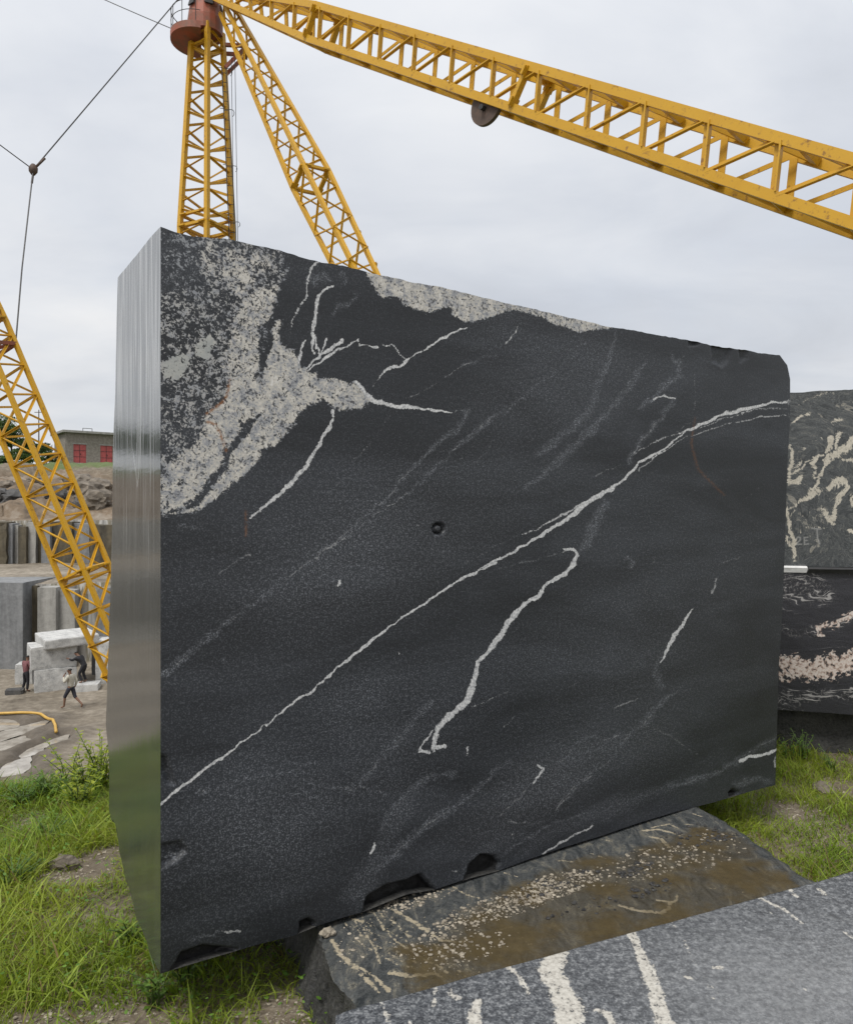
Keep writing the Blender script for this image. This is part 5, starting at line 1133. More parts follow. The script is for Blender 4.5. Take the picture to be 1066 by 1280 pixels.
# ------------------------------------------------------------------ the pit: cut faces, blocks, boulders
def stone(name, c, size, rz_, mt, label, cat='stone block', tilt=(0, 0), seed=0, n=9, jit=0.03, round_=0.025, group=None, par=None):
    """roughly squared block: subdivided box, corners eased, faces uneven; c = base centre"""
    rs_ = np.random.RandomState(seed); sx_, sy_, sz_ = size; gr = Grids()
    lin = np.linspace(-1, 1, n); a, b_ = np.meshgrid(lin, lin); one = np.ones_like(a)
    for X_, fl in ((np.stack([a, b_, one], -1), False), (np.stack([a, b_, -one], -1), True), (np.stack([a, -one, b_], -1), False), (np.stack([a, one, b_], -1), True), (np.stack([one, a, b_], -1), False), (np.stack([-one, a, b_], -1), True)):
        p = X_.copy(); m = np.abs(p).min(-1, keepdims=True)
        q = np.sign(p) * np.minimum(np.abs(p), 1)
        cnt = (np.abs(p) > 0.999).sum(-1, keepdims=True); q = q * (1 - round_ * (cnt - 1) * 0.6)
        w = q * np.array([sx_, sy_, sz_]) / 2
        jx = np.stack([fbm(w[..., 0] * 2.2 + seed, w[..., 1] * 2.2, w[..., 2] * 2.2 + k * 7) for k in range(3)], -1)
        w = w + jx * jit * 2 * min(size)
        w[..., 2] += sz_ / 2; gr.add(w, 0, fl)
    me = gr.mesh(name, [mt]); me.polygons.foreach_set('use_smooth', np.zeros(len(me.polygons), bool))
    o = link(name, me, par, c); o.rotation_euler = (tilt[0], tilt[1], rz_)
    return tag(o, label, cat, group)

def at_floor(px, py):
    d = (CH - PIT) * F / (py - 640); x = (px - 533) / F * d; return Vector((x, d, gz(x, d)))
# sawn wall faces on the lower bench
def wall_piece(px0, px1, ptop, d, dep, mt, label, zb=PIT - 0.3, seed=0, jit=0.02):
    x0, x1 = (px0 - 533) / F * d, (px1 - 533) / F * d; zt = CH - (ptop - 640) / F * d
    return stone('sawn_rock_face', Vector(((x0 + x1) / 2, d + dep / 2, zb)), (x1 - x0, dep, zt - zb), 0, mt, label, 'rock face', seed=seed, n=8, jit=jit, round_=0.01)
wall_piece(-75, 29, 728, 38.6, 3.5, M_wall_grey, 'smooth grey sawn rock face at the left edge of the pit', seed=2, jit=0.006)
wall_piece(29, 47, 732, 39.5, 3.0, M_wall_brown, 'brown stained rock face strip beside the smooth grey face', seed=3)
wall_piece(47, 70, 734, 39.0, 3.0, M_wall_pale, 'pale sawn rock face behind the stacked white blocks', seed=4)
wall_piece(70, 94, 737, 39.3, 3.0, M_wall_pale, 'cracked cream rock face right of the pale one', seed=5, jit=0.05)
wall_piece(94, 122, 745, 39.8, 3.0, M_wall_brown, 'dark rock face strip behind the yellow boom', seed=6, jit=0.05)
wall_piece(122, 175, 735, 39.4, 3.0, M_wall_grey, 'grey rock face seen between the boom and the big block', seed=7, jit=0.04)
# upper bench streaked faces
cols_ = [(-60, 8, M_wall_brown), (8, 16, M_wall_grey), (16, 23, M_wall_pale), (23, 33, M_wall_brown), (33, 45, M_wall_pale), (45, 52, M_wall_brown), (52, 63, M_wall_grey), (63, 90, M_wall_brown), (90, 112, M_wall_grey), (112, 160, M_wall_brown)]
ulab = ['dark brown face at the far left of the upper bench', 'narrow grey face on the upper bench near the left edge', 'narrow pale strip on the upper bench near the left edge', 'olive brown strip between two pale faces on the upper bench', 'pale face in the middle of the upper bench left of the boom', 'thin brown strip on the upper bench just left of the boom', 'grey face on the upper bench beside the boom', 'dark face on the upper bench behind the boom', 'grey face on the upper bench right of the boom', 'brown face on the upper bench next to the big block']
for i_, (p0_, p1_, mt_) in enumerate(cols_):
    wall_piece(p0_, p1_, 652 + (i_ * 37 % 7), 50.6 + (i_ % 3) * 0.3, 3.0, mt_, ulab[i_], zb=-2.3, seed=20 + i_, jit=0.05)

# stacked pale blocks and their neighbours
bz0 = at_floor(45, 866)
stone('cut_block', at_floor(57, 864) + Vector((0, 0.9, -0.12)), (1.75, 1.7, 1.12), math.radians(28), M_pale, 'pale grey cut block at the bottom of the pit stack', seed=31, jit=0.035)
stone('cut_block', at_floor(56, 864) + Vector((-0.15, 0.95, 1.0)), (1.9, 1.75, 1.02), math.radians(33), M_pale, 'pale grey cut block lying on the bottom block in the pit', seed=32, jit=0.02)
stone('cut_block', at_floor(26, 856) + Vector((0, 0.5, -0.05)), (0.75, 0.9, 0.98), math.radians(15), M_pale, 'small upright pale block left of the pit stack', seed=33, jit=0.04)
stone('cut_slab', at_floor(79, 858) + Vector((0.0, 0.4, 1.98)), (2.3, 2.3, 0.42), math.radians(38), M_pale, 'wide pale slab bridging the top of the pit stack', tilt=(0.03, -0.03), seed=34, jit=0.05)
stone('cut_block', at_floor(128, 858) + Vector((0.1, 1.1, -0.1)), (1.35, 1.6, 2.05), math.radians(12), M_pale, 'tall pale block under the right end of the bridging slab', seed=35, jit=0.03)
stone('cut_block', at_floor(104, 856) + Vector((0.3, 2.4, -0.1)), (1.6, 0.8, 1.9), math.radians(5), M_wall_grey, 'grey block in the shade under the bridging slab', seed=38, jit=0.04)
stone('cut_slab', at_floor(106, 864) + Vector((0, 0.2, -0.05)), (1.1, 0.85, 0.36), math.radians(14), M_pale, 'low flat pale slab on the floor under the bridging slab', seed=36, jit=0.05)
stone('rubble_stone', at_floor(19, 866) + Vector((0, 0, -0.05)), (0.75, 0.5, 0.28), 0.3, M_boulder_d, 'dark brown rubble stone beside the small upright block', 'stone', seed=37, jit=0.12, round_=0.2)

def boulder(px, py, d, r, mt, label, seed, sq=(1.3, 1, 0.8), name='boulder', cat='boulder', group='boulders on the far quarry slope', v=None):
    v = v or P(px, py, d); z = gz(v.x, v.y)
    me_ = bpy.data.meshes.new('boulder'); import bmesh
    bm = bmesh.new(); bmesh.ops.create_icosphere(bm, subdivisions=3, radius=1.0)
    for q in bm.verts:
        c = q.co; k_ = 0.85 - 0.9 * abs(float(fbm(c.x * 1.3 + seed, c.y * 1.3, c.z * 1.3 + seed))) + 0.9 * float(fbm(c.x * 1.1 + seed * 3, c.y * 1.1, c.z * 1.1)) + 0.35 * float(fbm(c.x * 4, c.y * 4 + seed, c.z * 4))
        q.co = Vector((c.x * sq[0], c.y * sq[1], c.z * sq[2])) * k_ * r
    bm.to_mesh(me_); bm.free(); me_.materials.append(mt)
    o = link(name, me_, None, (v.x, v.y, z + r * sq[2] * 0.25)); o.rotation_euler = (0, 0, seed * 1.3)
    return tag(o, label, cat, group)
for i_, (px, d, r, mt_, lab) in enumerate([
    (24, 56, 1.5, M_boulder_d, 'large dark boulder on the slope above the streaked face'), (-2, 55, 1.0, M_boulder_d, 'dark boulder at the very left edge of the slope'),
    (112, 60, 1.6, M_boulder, 'largest pale boulder on the slope below the building'), (128, 64, 1.3, M_boulder, 'pale boulder on the slope beside the big block'), (98, 66, 1.2, M_boulder, 'brownish boulder right of the boom below the rim'),
    (124, 55, 1.2, M_boulder, 'pale boulder low on the slope near the big block'), (70, 57, 0.9, M_boulder_d, 'dark boulder on the slope behind the boom'), (8, 63, 0.9, M_boulder, 'brown boulder high on the slope at the left'),
    (104, 55, 0.9, M_boulder_d, 'small dark boulder just right of the boom'), (45, 66, 0.8, M_boulder, 'small brown boulder under the grassy rim'), (136, 58, 0.9, M_boulder, 'small pale boulder touching the big block edge')]):
    boulder(px, 640, d, r, mt_, lab, i_ + 1)

# puddles and hose on the pit floor
for i_, (out, lab) in enumerate(PUD):
    ctr = out.mean(0); b = MB(); b.add([tuple((q - ctr) * (1 + 0.16 / max(np.linalg.norm(q - ctr), 0.3))) + (0,) for q in out], [tuple(range(len(out)))])
    o = b.build('puddle', M_water, None, (ctr[0], ctr[1], PIT - 0.05 + 0.005 * i_))
    if o.data.polygons[0].normal.z < 0: o.data.flip_normals()
    tag(o, lab, 'water', kind='structure')
hp = []
for p in cv(0, 680, 0.25)([(-160, 862), (0, 868), (110, 867), (205, 870), (240, 882), (265, 900), (278, 925), (283, 962)]):
    d = (CH - PIT) * F / (p[1] - 640); hp.append(Vector(((p[0] - 533) / F * d, d, 0)))
hq = []
for p, q in zip(hp[:-1], hp[1:]):
    for k in range(8): hq.append(p.lerp(q, k / 8))
hz_ = [max(gz(q.x, q.y), PIT) + 0.06 for q in hq]; hz_ = np.convolve(np.pad(hz_, 4, 'edge'), np.ones(9) / 9, 'valid')
hp = [Vector((q.x, q.y, float(z) + 0.02)) for q, z in zip(hq, hz_)]
b = MB(); b.tube([p - hp[0] for p in hp], 0.055, 8); tag(b.build('hose', M_hose, None, hp[0], True), 'yellow hose lying across the muddy pit floor', 'hose')

# ------------------------------------------------------------------ people
def skin_mesh(name, verts, edges, mt, parent=None, loc=(0, 0, 0), root=0, sub=2):
    me = bpy.data.meshes.new(name); me.from_pydata([v[:3] for v in verts], edges, []); me.materials.append(mt)
    o = link(name, me, parent, loc)
    sk = o.modifiers.new('skin', 'SKIN'); sk.use_smooth_shade = True
    for i, v in enumerate(verts):
        s_ = me.skin_vertices[0].data[i]; s_.radius = (v[3], v[4] if len(v) > 4 else v[3]); s_.use_root = (i == root)
    ss = o.modifiers.new('sub', 'SUBSURF'); ss.levels = sub; ss.render_levels = sub
    return o

def person(loc, rz_, J, shirt, trousers, hair, label, sleeves=True, trouser_to='ankle'):
    """J: joint name -> (x, y, z) ; x = right of the person, y = forward"""
    names = ['pelvis', 'waist', 'chest', 'neck', 'chin', 'head', 'crown', 'lsh', 'lel', 'lwr', 'lha', 'rsh', 'rel', 'rwr', 'rha', 'lhip', 'lkn', 'lan', 'lto', 'rhip', 'rkn', 'ran', 'rto']
    R = {'pelvis': (.10, .08), 'waist': (.085, .07), 'chest': (.115, .08), 'neck': (.052, .052), 'chin': (.066, .075), 'head': (.077, .092), 'crown': (.05, .06), 'sh': (.062, .062), 'el': (.042, .042), 'wr': (.03, .03), 'ha': (.036, .022), 'hip': (.085, .085), 'kn': (.055, .055), 'an': (.038, .038), 'to': (.032, .028)}
    def rad(n, k=1.0):
        r = R[n] if n in R else R[n[1:]]; return (r[0] * k, r[1] * k)
    E = [('pelvis', 'waist'), ('waist', 'chest'), ('chest', 'neck'), ('neck', 'chin'), ('chin', 'head'), ('head', 'crown')]
    for s_ in 'lr':
        E += [('chest', s_ + 'sh'), (s_ + 'sh', s_ + 'el'), (s_ + 'el', s_ + 'wr'), (s_ + 'wr', s_ + 'ha'), ('pelvis', s_ + 'hip'), (s_ + 'hip', s_ + 'kn'), (s_ + 'kn', s_ + 'an'), (s_ + 'an', s_ + 'to')]
    root = empty('person', loc); root.rotation_euler = (0, 0, rz_); tag(root, label, 'person')
    ix = {n: i for i, n in enumerate(names)}
    body = skin_mesh('body', [(*J[n], *rad(n)) for n in names], [(ix[a], ix[b]) for a, b in E], M_skin, root)
    # five short fingers on each hand
    for s_ in 'lr':
        w, h = Vector(J[s_ + 'wr']), Vector(J[s_ + 'ha']); d = (h - w).normalized(); sd_ = d.cross(Vector((0, 1, 0.01))).normalized()
        for k in range(5):
            o_ = (k - 2) * 0.013; L = [0.05, 0.075, 0.085, 0.078, 0.06][k]
            st_ = h + sd_ * o_ - d * 0.01; b = MB(); b.tube([st_, st_ + d * L * 0.6 + Vector((0, 0.004, 0)), st_ + d * L + Vector((0, 0.018, 0))], [0.008, 0.008, 0.006], 6); b.build('finger', M_skin, body, (0, 0, 0), True)
    def lerp(a, b, t): return tuple(Vector(J[a]).lerp(Vector(J[b]), t))
    # shirt
    v = [(*lerp('pelvis', 'waist', -0.6), .150, .122), (*J['waist'], .142, .115), (*J['chest'], .165, .12), (*lerp('chest', 'neck', .75), .075, .07)]; e = [(0, 1), (1, 2), (2, 3)]
    for s_ in 'lr':
        k = len(v); v += [(*J[s_ + 'sh'], .074, .074), (*lerp(s_ + 'sh', s_ + 'el', .7 if not sleeves else 1.0), .060, .060)]; e += [(2, k), (k, k + 1)]
        if sleeves: v.append((*lerp(s_ + 'el', s_ + 'wr', .85), .045, .045)); e.append((k + 1, k + 2))
    skin_mesh('shirt', v, e, shirt, root)
    v = [(*J['pelvis'], .140, .112), (*lerp('pelvis', 'waist', .5), .122, .098)]; e = [(0, 1)]
    for s_ in 'lr':
        k = len(v); v += [(*J[s_ + 'hip'], .098, .098), (*J[s_ + 'kn'], .07, .07)]; e += [(0, k), (k, k + 1)]
        if trouser_to == 'ankle': v.append((*lerp(s_ + 'kn', s_ + 'an', .93), .055, .055))
        else: v.append((*lerp(s_ + 'kn', s_ + 'an', .18), .07, .07))
        e.append((k + 1, k + 2))
    skin_mesh('trousers', v, e, trousers, root)
    h0_, c0_ = Vector(J['head']), Vector(J['crown']); ax_ = (c0_ - h0_).normalized(); bk_ = Vector((0, -0.018, 0))
    skin_mesh('hair', [(*(h0_ + bk_ * 1.4 - ax_ * 0.01), .100, .108), (*(c0_ + bk_ * 0.7 + ax_ * 0.025), .085, .09)], [(0, 1)], hair, root)
    # face: nose and ears
    fwd = Vector((0, 1, 0)); b = MB(); n0 = h0_ - ax_ * 0.02 + fwd * 0.085
    b.tube([n0 + ax_ * 0.03, n0 + fwd * 0.022 - ax_ * 0.012, n0 - ax_ * 0.02], [0.008, 0.014, 0.010], 8); b.build('nose', M_skin, body, (0, 0, 0), True)
    for s_ in (-1, 1):
        b = MB(); p = h0_ - ax_ * 0.01 + Vector((s_ * 0.080, 0, 0)); b.tube([p + ax_ * 0.03, p + Vector((s_ * 0.012, -0.01, 0)), p - ax_ * 0.03], [0.010, 0.016, 0.008], 8); b.build('ear', M_skin, body, (0, 0, 0), True)
        b = MB(); p = h0_ + ax_ * 0.008 + Vector((s_ * 0.032, 0.083, 0)); b.tube([p - Vector((0.014, 0, 0)), p, p + Vector((0.014, 0, 0))], [0.003, 0.009, 0.003], 6); b.build('eye', M_hair, body, (0, 0, 0), True)
    b = MB(); p = h0_ - ax_ * 0.058 + fwd * 0.078; b.tube([p - Vector((0.024, 0.006, 0)), p, p + Vector((0.024, -0.006, 0))], [0.003, 0.007, 0.003], 6); b.build('mouth', M_shirt_m, body, (0, 0, 0), True)
    return root

base = {'pelvis': (0, 0, .90), 'waist': (0, .0, 1.06), 'chest': (0, .01, 1.25), 'neck': (0, .02, 1.40), 'chin': (0, .04, 1.475), 'head': (0, .045, 1.545), 'crown': (0, .035, 1.61),
        'lsh': (-.18, .0, 1.34), 'lel': (-.23, -.02, 1.07), 'lwr': (-.22, .08, .86), 'lha': (-.21, .10, .78), 'rsh': (.18, 0, 1.34), 'rel': (.23, -.02, 1.07), 'rwr': (.22, .08, .86), 'rha': (.21, .10, .78),
        'lhip': (-.09, 0, .84), 'lkn': (-.10, .02, .46), 'lan': (-.10, -.02, .07), 'lto': (-.11, .14, .03), 'rhip': (.09, 0, .84), 'rkn': (.10, .02, .46), 'ran': (.10, -.02, .07), 'rto': (.11, .14, .03)}
# walking to the left, one hand raised to the face
J = dict(base); J.update(lhip=(-.09, .0, .84), lkn=(-.10, .20, .50), lan=(-.10, .24, .09), lto=(-.10, .40, .035), rhip=(.09, 0, .84), rkn=(.10, -.12, .46), ran=(.10, -.46, .16), rto=(.10, -.40, .04),
                         lel=(-.24, .12, 1.10), lwr=(-.13, .24, 1.34), lha=(-.09, .19, 1.42), rel=(.24, -.10, 1.08), rwr=(.22, -.02, .84), rha=(.21, .03, .77), chin=(0, .06, 1.475), head=(0, .07, 1.545), crown=(0, .06, 1.61))
w = at_floor(89, 886); person(w + Vector((0, 0, 0.0)), math.radians(78), J, M_shirt_w, M_cloth_b, M_hair, 'person in white shirt and dark shorts walking across the mud', True, 'knee')
# standing by the blocks, seen from behind
J = dict(base); J.update(lkn=(-.13, .04, .46), lan=(-.20, -.03, .07), lto=(-.23, .12, .03), chest=(.02, .03, 1.25), neck=(.03, .05, 1.40), chin=(.03, .07, 1.475), head=(.03, .08, 1.545), crown=(.03, .07, 1.61), lel=(-.24, .06, 1.10), lwr=(-.15, .22, 1.02), lha=(-.10, .28, 1.02), rel=(.24, .05, 1.09), rwr=(.15, .22, .98), rha=(.10, .28, .98))
w = at_floor(33, 864); person(w, math.radians(-25), J, M_shirt_m, M_cloth_k, M_hair, 'person in maroon shirt and black trousers standing beside the pale block', True, 'ankle')
# bending over in black, on the flat slab
J = {'pelvis': (0, -.06, .80), 'waist': (0, .03, .95), 'chest': (0, .15, 1.10), 'neck': (0, .24, 1.21), 'chin': (0, .30, 1.26), 'head': (0, .34, 1.32), 'crown': (0, .36, 1.385),
     'lsh': (-.18, .17, 1.16), 'lel': (-.24, .38, 1.04), 'lwr': (-.16, .60, 1.10), 'lha': (-.13, .68, 1.10), 'rsh': (.18, .17, 1.16), 'rel': (.24, .34, .98), 'rwr': (.16, .55, .98), 'rha': (.12, .63, .98),
     'lhip': (-.09, -.06, .75), 'lkn': (-.12, .12, .42), 'lan': (-.12, -.04, .07), 'lto': (-.13, .12, .03), 'rhip': (.09, -.06, .75), 'rkn': (.12, .08, .42), 'ran': (.12, -.08, .07), 'rto': (.13, .08, .03)}
w = at_floor(101, 864); person(w + Vector((0.0, 0.25, 0.30)), math.radians(80), J, M_cloth_k, M_cloth_k, M_hair, 'person in black leaning to work under the bridging slab', True, 'ankle')

# ------------------------------------------------------------------ building on the far rim
BD = 94.0; bl0 = P(82, 577, BD); zB = gz(bl0.x + 3, BD) - 0.1; wB, hB, dB_ = 9.0, 3.75, 6.0
zB = bl0.z - 0.1
bld = empty('brick_building', (bl0.x, BD, zB)); tag(bld, 'low grey brick building with two red doors on the far rim', 'building')
rz_b = math.radians(38); bld.rotation_euler = (0, 0, rz_b)
doors = [(0.95, 2.45), (4.15, 5.65)]
b = MB(); xs = [0, doors[0][0], doors[0][1], doors[1][0], doors[1][1], wB]; dh = 2.35
for i in range(0, 5, 2): b.box((xs[i], 0, -0.8), (xs[i + 1], 0.25, hB))
for i in (1, 3): b.box((xs[i], 0, dh), (xs[i + 1], 0.25, hB)); b.box((xs[i], 0, -0.8), (xs[i + 1], 0.25, 0.0))
b.box((0, 0.25, -0.8), (0.25, dB_, hB)); b.box((wB - 0.25, 0.25, -0.8), (wB, dB_, hB)); b.box((0.25, dB_ - 0.25, -0.8), (wB - 0.25, dB_, hB))
b.build('wall', M_brick, bld)
b = MB(); b.box((-0.4, -0.55, hB + 0.003), (wB + 0.4, dB_ + 0.4, hB + 0.28)); rf = b.build('roof', M_conc, bld)
b = MB()
for x in (2.2, 3.3): b.bar((x, 0.6, hB + 0.28), (x, 0.6, hB + 0.75), 0.06)
b.bar((2.2, 0.6, hB + 0.72), (3.3, 0.6, hB + 0.72), 0.06); b.build('roof_rail', M_steel, rf)
for x0, x1 in doors:
    b = MB(); b.box((x0, 0.10, 0.0), (x1, 0.17, dh)); dr = b.build('door', M_door, bld)
    b = MB(); xm = (x0 + x1) / 2
    b.box((xm - 0.02, 0.07, 0.02), (xm + 0.02, 0.098, dh - 0.02)); b.box((xm + 0.08, 0.05, 1.0), (xm + 0.14, 0.098, 1.2))
    for z in (0.75, 1.55): b.box((x0 + 0.05, 0.085, z), (x1 - 0.05, 0.098, z + 0.05))
    b.build('handle', M_black, dr)
    b = MB(); b.box((x0 - 0.12, -0.02, dh + 0.0), (x1 + 0.12, -0.003, dh + 0.16)); b.build('lintel', M_conc, bld)
b = MB(); b.box((-0.2, -1.3, -0.85), (wB, -0.003, -0.06)); b.build('step', M_conc, bld)
b = MB(); b.tube([(0, 0, -0.5), (0, 0, 6.5)], [0.09, 0.05], 6); b.bar((-0.5, 0, 6.2), (0.5, 0, 6.2), 0.07)
q = P(49, 560, 88); tag(b.build('utility_pole', M_bark, None, (q.x, q.y, gz(q.x, q.y))), 'thin dark utility pole on the rim behind the boom', 'pole')

# ------------------------------------------------------------------ trees and shrubs
def leaf_cloud(rs_, blobs, n, size, cols):
    """blobs: (centre, radii). returns verts, quads, colours"""
    B = len(blobs); wts = np.array([b_[1][0] * b_[1][1] * b_[1][2] for b_ in blobs]); wts = wts / wts.sum()
    idx = rs_.choice(B, n, p=wts); c = np.array([b_[0] for b_ in blobs])[idx]; r = np.array([b_[1] for b_ in blobs])[idx]
    d = rs_.normal(size=(n, 3)); d /= np.linalg.norm(d, axis=1, keepdims=True)
    p = c + d * r * (rs_.rand(n, 1) ** 0.45)
    a = rs_.normal(size=(n, 3)); a /= np.linalg.norm(a, axis=1, keepdims=True); b_ = np.cross(a, rs_.normal(size=(n, 3))); b_ /= np.linalg.norm(b_, axis=1, keepdims=True)
    s = size * (0.6 + 0.8 * rs_.rand(n, 1))
    v = np.stack([p - a * s, p + b_ * s * 0.5, p + a * s, p - b_ * s * 0.5], 1).reshape(-1, 3)
    q = np.arange(n * 4).reshape(n, 4)
    t = rs_.rand(n, 1); col = np.array(cols[0]) * (1 - t) + np.array(cols[1]) * t
    blobt = (rs_.rand(B) * 0.5 + 0.75)[idx][:, None]
    return v, q, np.repeat(col * blobt, 4, 0)
def tree(name, loc, h, w, seed, label, cols=((0.03, 0.055, 0.016), (0.075, 0.115, 0.035)), n=2600, group='trees along the far rim', cat='tree', leaf=0.17, trunk=True):
    rs_ = np.random.RandomState(seed); root = empty(name, loc); tag(root, label, cat, group)
    b = MB(); th_ = h * (0.42 if trunk else 0.2)
    b.tube([(0, 0, -0.4), (0.05, 0, th_ * 0.5), (0.1, 0.05, th_), (0.0, 0.1, h * 0.75)], [h * .03, h * .024, h * .018, h * .006], 8)
    blobs = []
    for k in range(9):
        a = rs_.rand() * 6.28; rr_ = w * 0.5 * rs_.rand() ** 0.6 * 0.75; z = h * ((0.45 if trunk else 0.2) + (0.42 if trunk else 0.6) * rs_.rand())
        c = (rr_ * math.cos(a), rr_ * math.sin(a), z); blobs.append((c, (w * .22 * (0.7 + .6 * rs_.rand()), w * .22 * (.7 + .6 * rs_.rand()), h * .13 * (.7 + .6 * rs_.rand()))))
        if k < 6: b.tube([(0.07, 0.03, th_ * (0.7 + 0.05 * k)), tuple(np.array(c) * (0.5, 0.5, 1) * (1, 1, 0.9)), c], [h * .011, h * .007, h * .003], 6)
    b.build('trunk', M_bark, root, (0, 0, 0), True)
    v, q, col = leaf_cloud(rs_, blobs, n, leaf, cols)
    link('crown', np_mesh('crown', v, q, [M_leaf], None, {'col': col}, False), root)
    return root
def rim(px, d): 
    x = (px - 533) / F * d; return Vector((x, d, gz(x, d)))
for i_, (px, d, h, w, lab) in enumerate([(14, 97, 5.5, 6.5, 'dark bushy tree on the rim behind the boom'), (-12, 92, 6.5, 7, 'tall dark tree at the left edge of the rim'), (38, 104, 3.6, 5, 'lower rounded tree between boom and brick building')]):
    tree('broadleaf_tree', rim(px, d), h, w, 40 + i_, lab)
for i_, (px, d, h, w, lab) in enumerate([(4, 84, 2.0, 4.5, 'green bush on the rim at the left edge'), (26, 86, 1.8, 4.0, 'green bush on the rim behind the boom'), (58, 90, 1.7, 3.4, 'green bush on the rim just left of the building')]):
    tree('shrub', rim(px, d), h, w, 60 + i_, lab, ((0.04, 0.07, 0.02), (0.09, 0.135, 0.045)), 1100, 'bushes along the far rim', 'bush', 0.16, False)
for i_, (px, d) in enumerate([(-150, 88), (-250, 84), (-330, 80), (-420, 76), (-520, 70), (-640, 66), (-780, 60), (-930, 54)]):
    tree('broadleaf_tree', rim(px, d), 5.5 + (i_ * 7 % 4), 8.5, 80 + i_, ['nearest to the boom', 'second', 'third', 'fourth', 'fifth', 'sixth', 'seventh', 'farthest out'][i_] + ' of the dark trees along the rim beyond the left edge', n=1500, leaf=0.3)

# ------------------------------------------------------------------ grass, weeds, gravel
rs_ = np.random.RandomState(11)
def blocked(x, y):
    m = np.zeros(x.shape, bool)
    for q in ([(-0.07, 2.0), (1.70, 2.68), (1.30, 4.25), (-0.60, 3.10)], [tuple(fa + near * 0.85), tuple(fc + np.array([0.35, -1.35])), tuple(fc), tuple(fa)],
              [tuple(RO + (0.1, 0.2)), tuple(RO + (1.9, -0.2)), tuple(RO + (2.0, 0.7)), tuple(RO + (0.2, 1.0))]):
        m |= poly_sd(x, y, q) > -0.02
    return m
bare = [(on_level(122, 1080, 0.05), 0.13, 0.30), (on_level(70, 1100, 0.05), 0.10, 0.08), (on_level(150, 1276, 0.06), 0.20, 0.07), (on_level(40, 1285, 0.06), 0.22, 0.06), (on_level(985, 1010, 0.0), 0.16, 0.14), (on_level(1060, 985, 0.0), 0.15, 0.2), (on_level(345, 1275, 0.04), 0.10, 0.10)]
def bareness(x, y):
    m = np.zeros(x.shape)
    for (c, a, b_) in bare: m = np.maximum(m, np.exp(-(((x - c[0]) / a) ** 2 + ((y - c[1]) / b_) ** 2)))
    return m
def scatter(n, x0, x1, y0, y1):
    x = x0 + (x1 - x0) * rs_.rand(n); y = y0 + (y1 - y0) * rs_.rand(n)
    cl = 0.5 + fbm(x * 2.3, y * 2.3, 9.0) * 1.5
    keep = ~blocked(x, y) & (pit_gate(x, y) < 0.55) & (rs_.rand(n) > np.clip(bareness(x, y) * 1.25, 0, 0.97)) & (rs_.rand(n) < np.clip(cl + 0.45, 0.3, 1))
    return x[keep], y[keep]
def blades(x, y, hmin, hmax, wmin, wmax, cols, lean=0.75):
    n = len(x); z = ground_z(x, y) - 0.008
    h = hmin + (hmax - hmin) * rs_.rand(n) ** 1.6; wd_ = wmin + (wmax - wmin) * rs_.rand(n)
    cl = 0.40 + 1.15 * np.clip(0.5 + 2.6 * fbm(x * 3.1 + 4, y * 3.1, 2.0), 0, 1); h = h * cl
    a = rs_.rand(n) * 6.283; ln = lean * (0.25 + rs_.rand(n)); fa_ = rs_.rand(n) * 6.283
    dx, dy = np.cos(a), np.sin(a); wx, wy = np.cos(fa_) * wd_ / 2, np.sin(fa_) * wd_ / 2
    P0 = np.stack([x, y, z], -1)
    def at(t, k): return P0 + np.stack([dx * h * ln * t * t, dy * h * ln * t * t, h * (t - 0.28 * ln * t * t)], -1) + k * np.stack([wx, wy, 0 * wx], -1)
    v = np.stack([at(0, -.8), at(0, .8), at(.38, 1), at(.38, -1), at(.74, .72), at(.74, -.72), at(1.0, 0)], 1).reshape(-1, 3)
    o = np.arange(n)[:, None] * 7
    q = np.concatenate([o + [0, 1, 2, 3], o + [3, 2, 4, 5]]); tr = o + [5, 4, 6]
    t = rs_.rand(n, 1); pa = np.clip(0.5 + 3.0 * fbm(x * 1.9, y * 1.9, 6.0), 0, 1)[:, None]
    c = np.array(cols[0]) * (1 - t) + np.array(cols[1]) * t; c = c * (1 - 0.45 * pa) + np.array(cols[2]) * 0.45 * pa
    dry = rs_.rand(n, 1) < 0.09; c = np.where(dry, np.array([0.20, 0.15, 0.065]) * (0.6 + 0.7 * t), c)
    return v, q, tr, np.repeat(c, 7, 0)
GC = ((0.075, 0.140, 0.014), (0.250, 0.355, 0.038), (0.360, 0.380, 0.054))
sets = []
for (n, box, hh, ww, ln) in [(250000, (-3.6, 0.9, 1.8, 5.8), (0.025, 0.10), (0.0018, 0.0065), 1.2), (9000, (-3.7, 0.8, 1.8, 5.6), (0.08, 0.17), (0.004, 0.009), 1.1),
                             (170000, (1.2, 5.2, 2.4, 7.0), (0.025, 0.08), (0.002, 0.0065), 1.2), (4500, (1.2, 5.5, 2.3, 6.5), (0.08, 0.17), (0.004, 0.008), 0.8), (25000, (-9, -3.5, 0.5, 7.5), (0.05, 0.16), (0.006, 0.011), 0.8)]:
    x, y = scatter(n, *box); sets.append(blades(x, y, *hh, *ww, GC, ln))
off_ = 0; VV, QQ, TT, CC = [], [], [], []
for v, q, tr, c in sets: VV.append(v); QQ.append(q + off_); TT.append(tr + off_); CC.append(c); off_ += len(v)
tag(link('grass', np_mesh('grass', np.concatenate(VV), np.concatenate(QQ), [M_grass], None, {'col': np.concatenate(CC)}, False, np.concatenate(TT))), 'thick green grass on the ledge around the blocks', 'grass', kind='stuff')
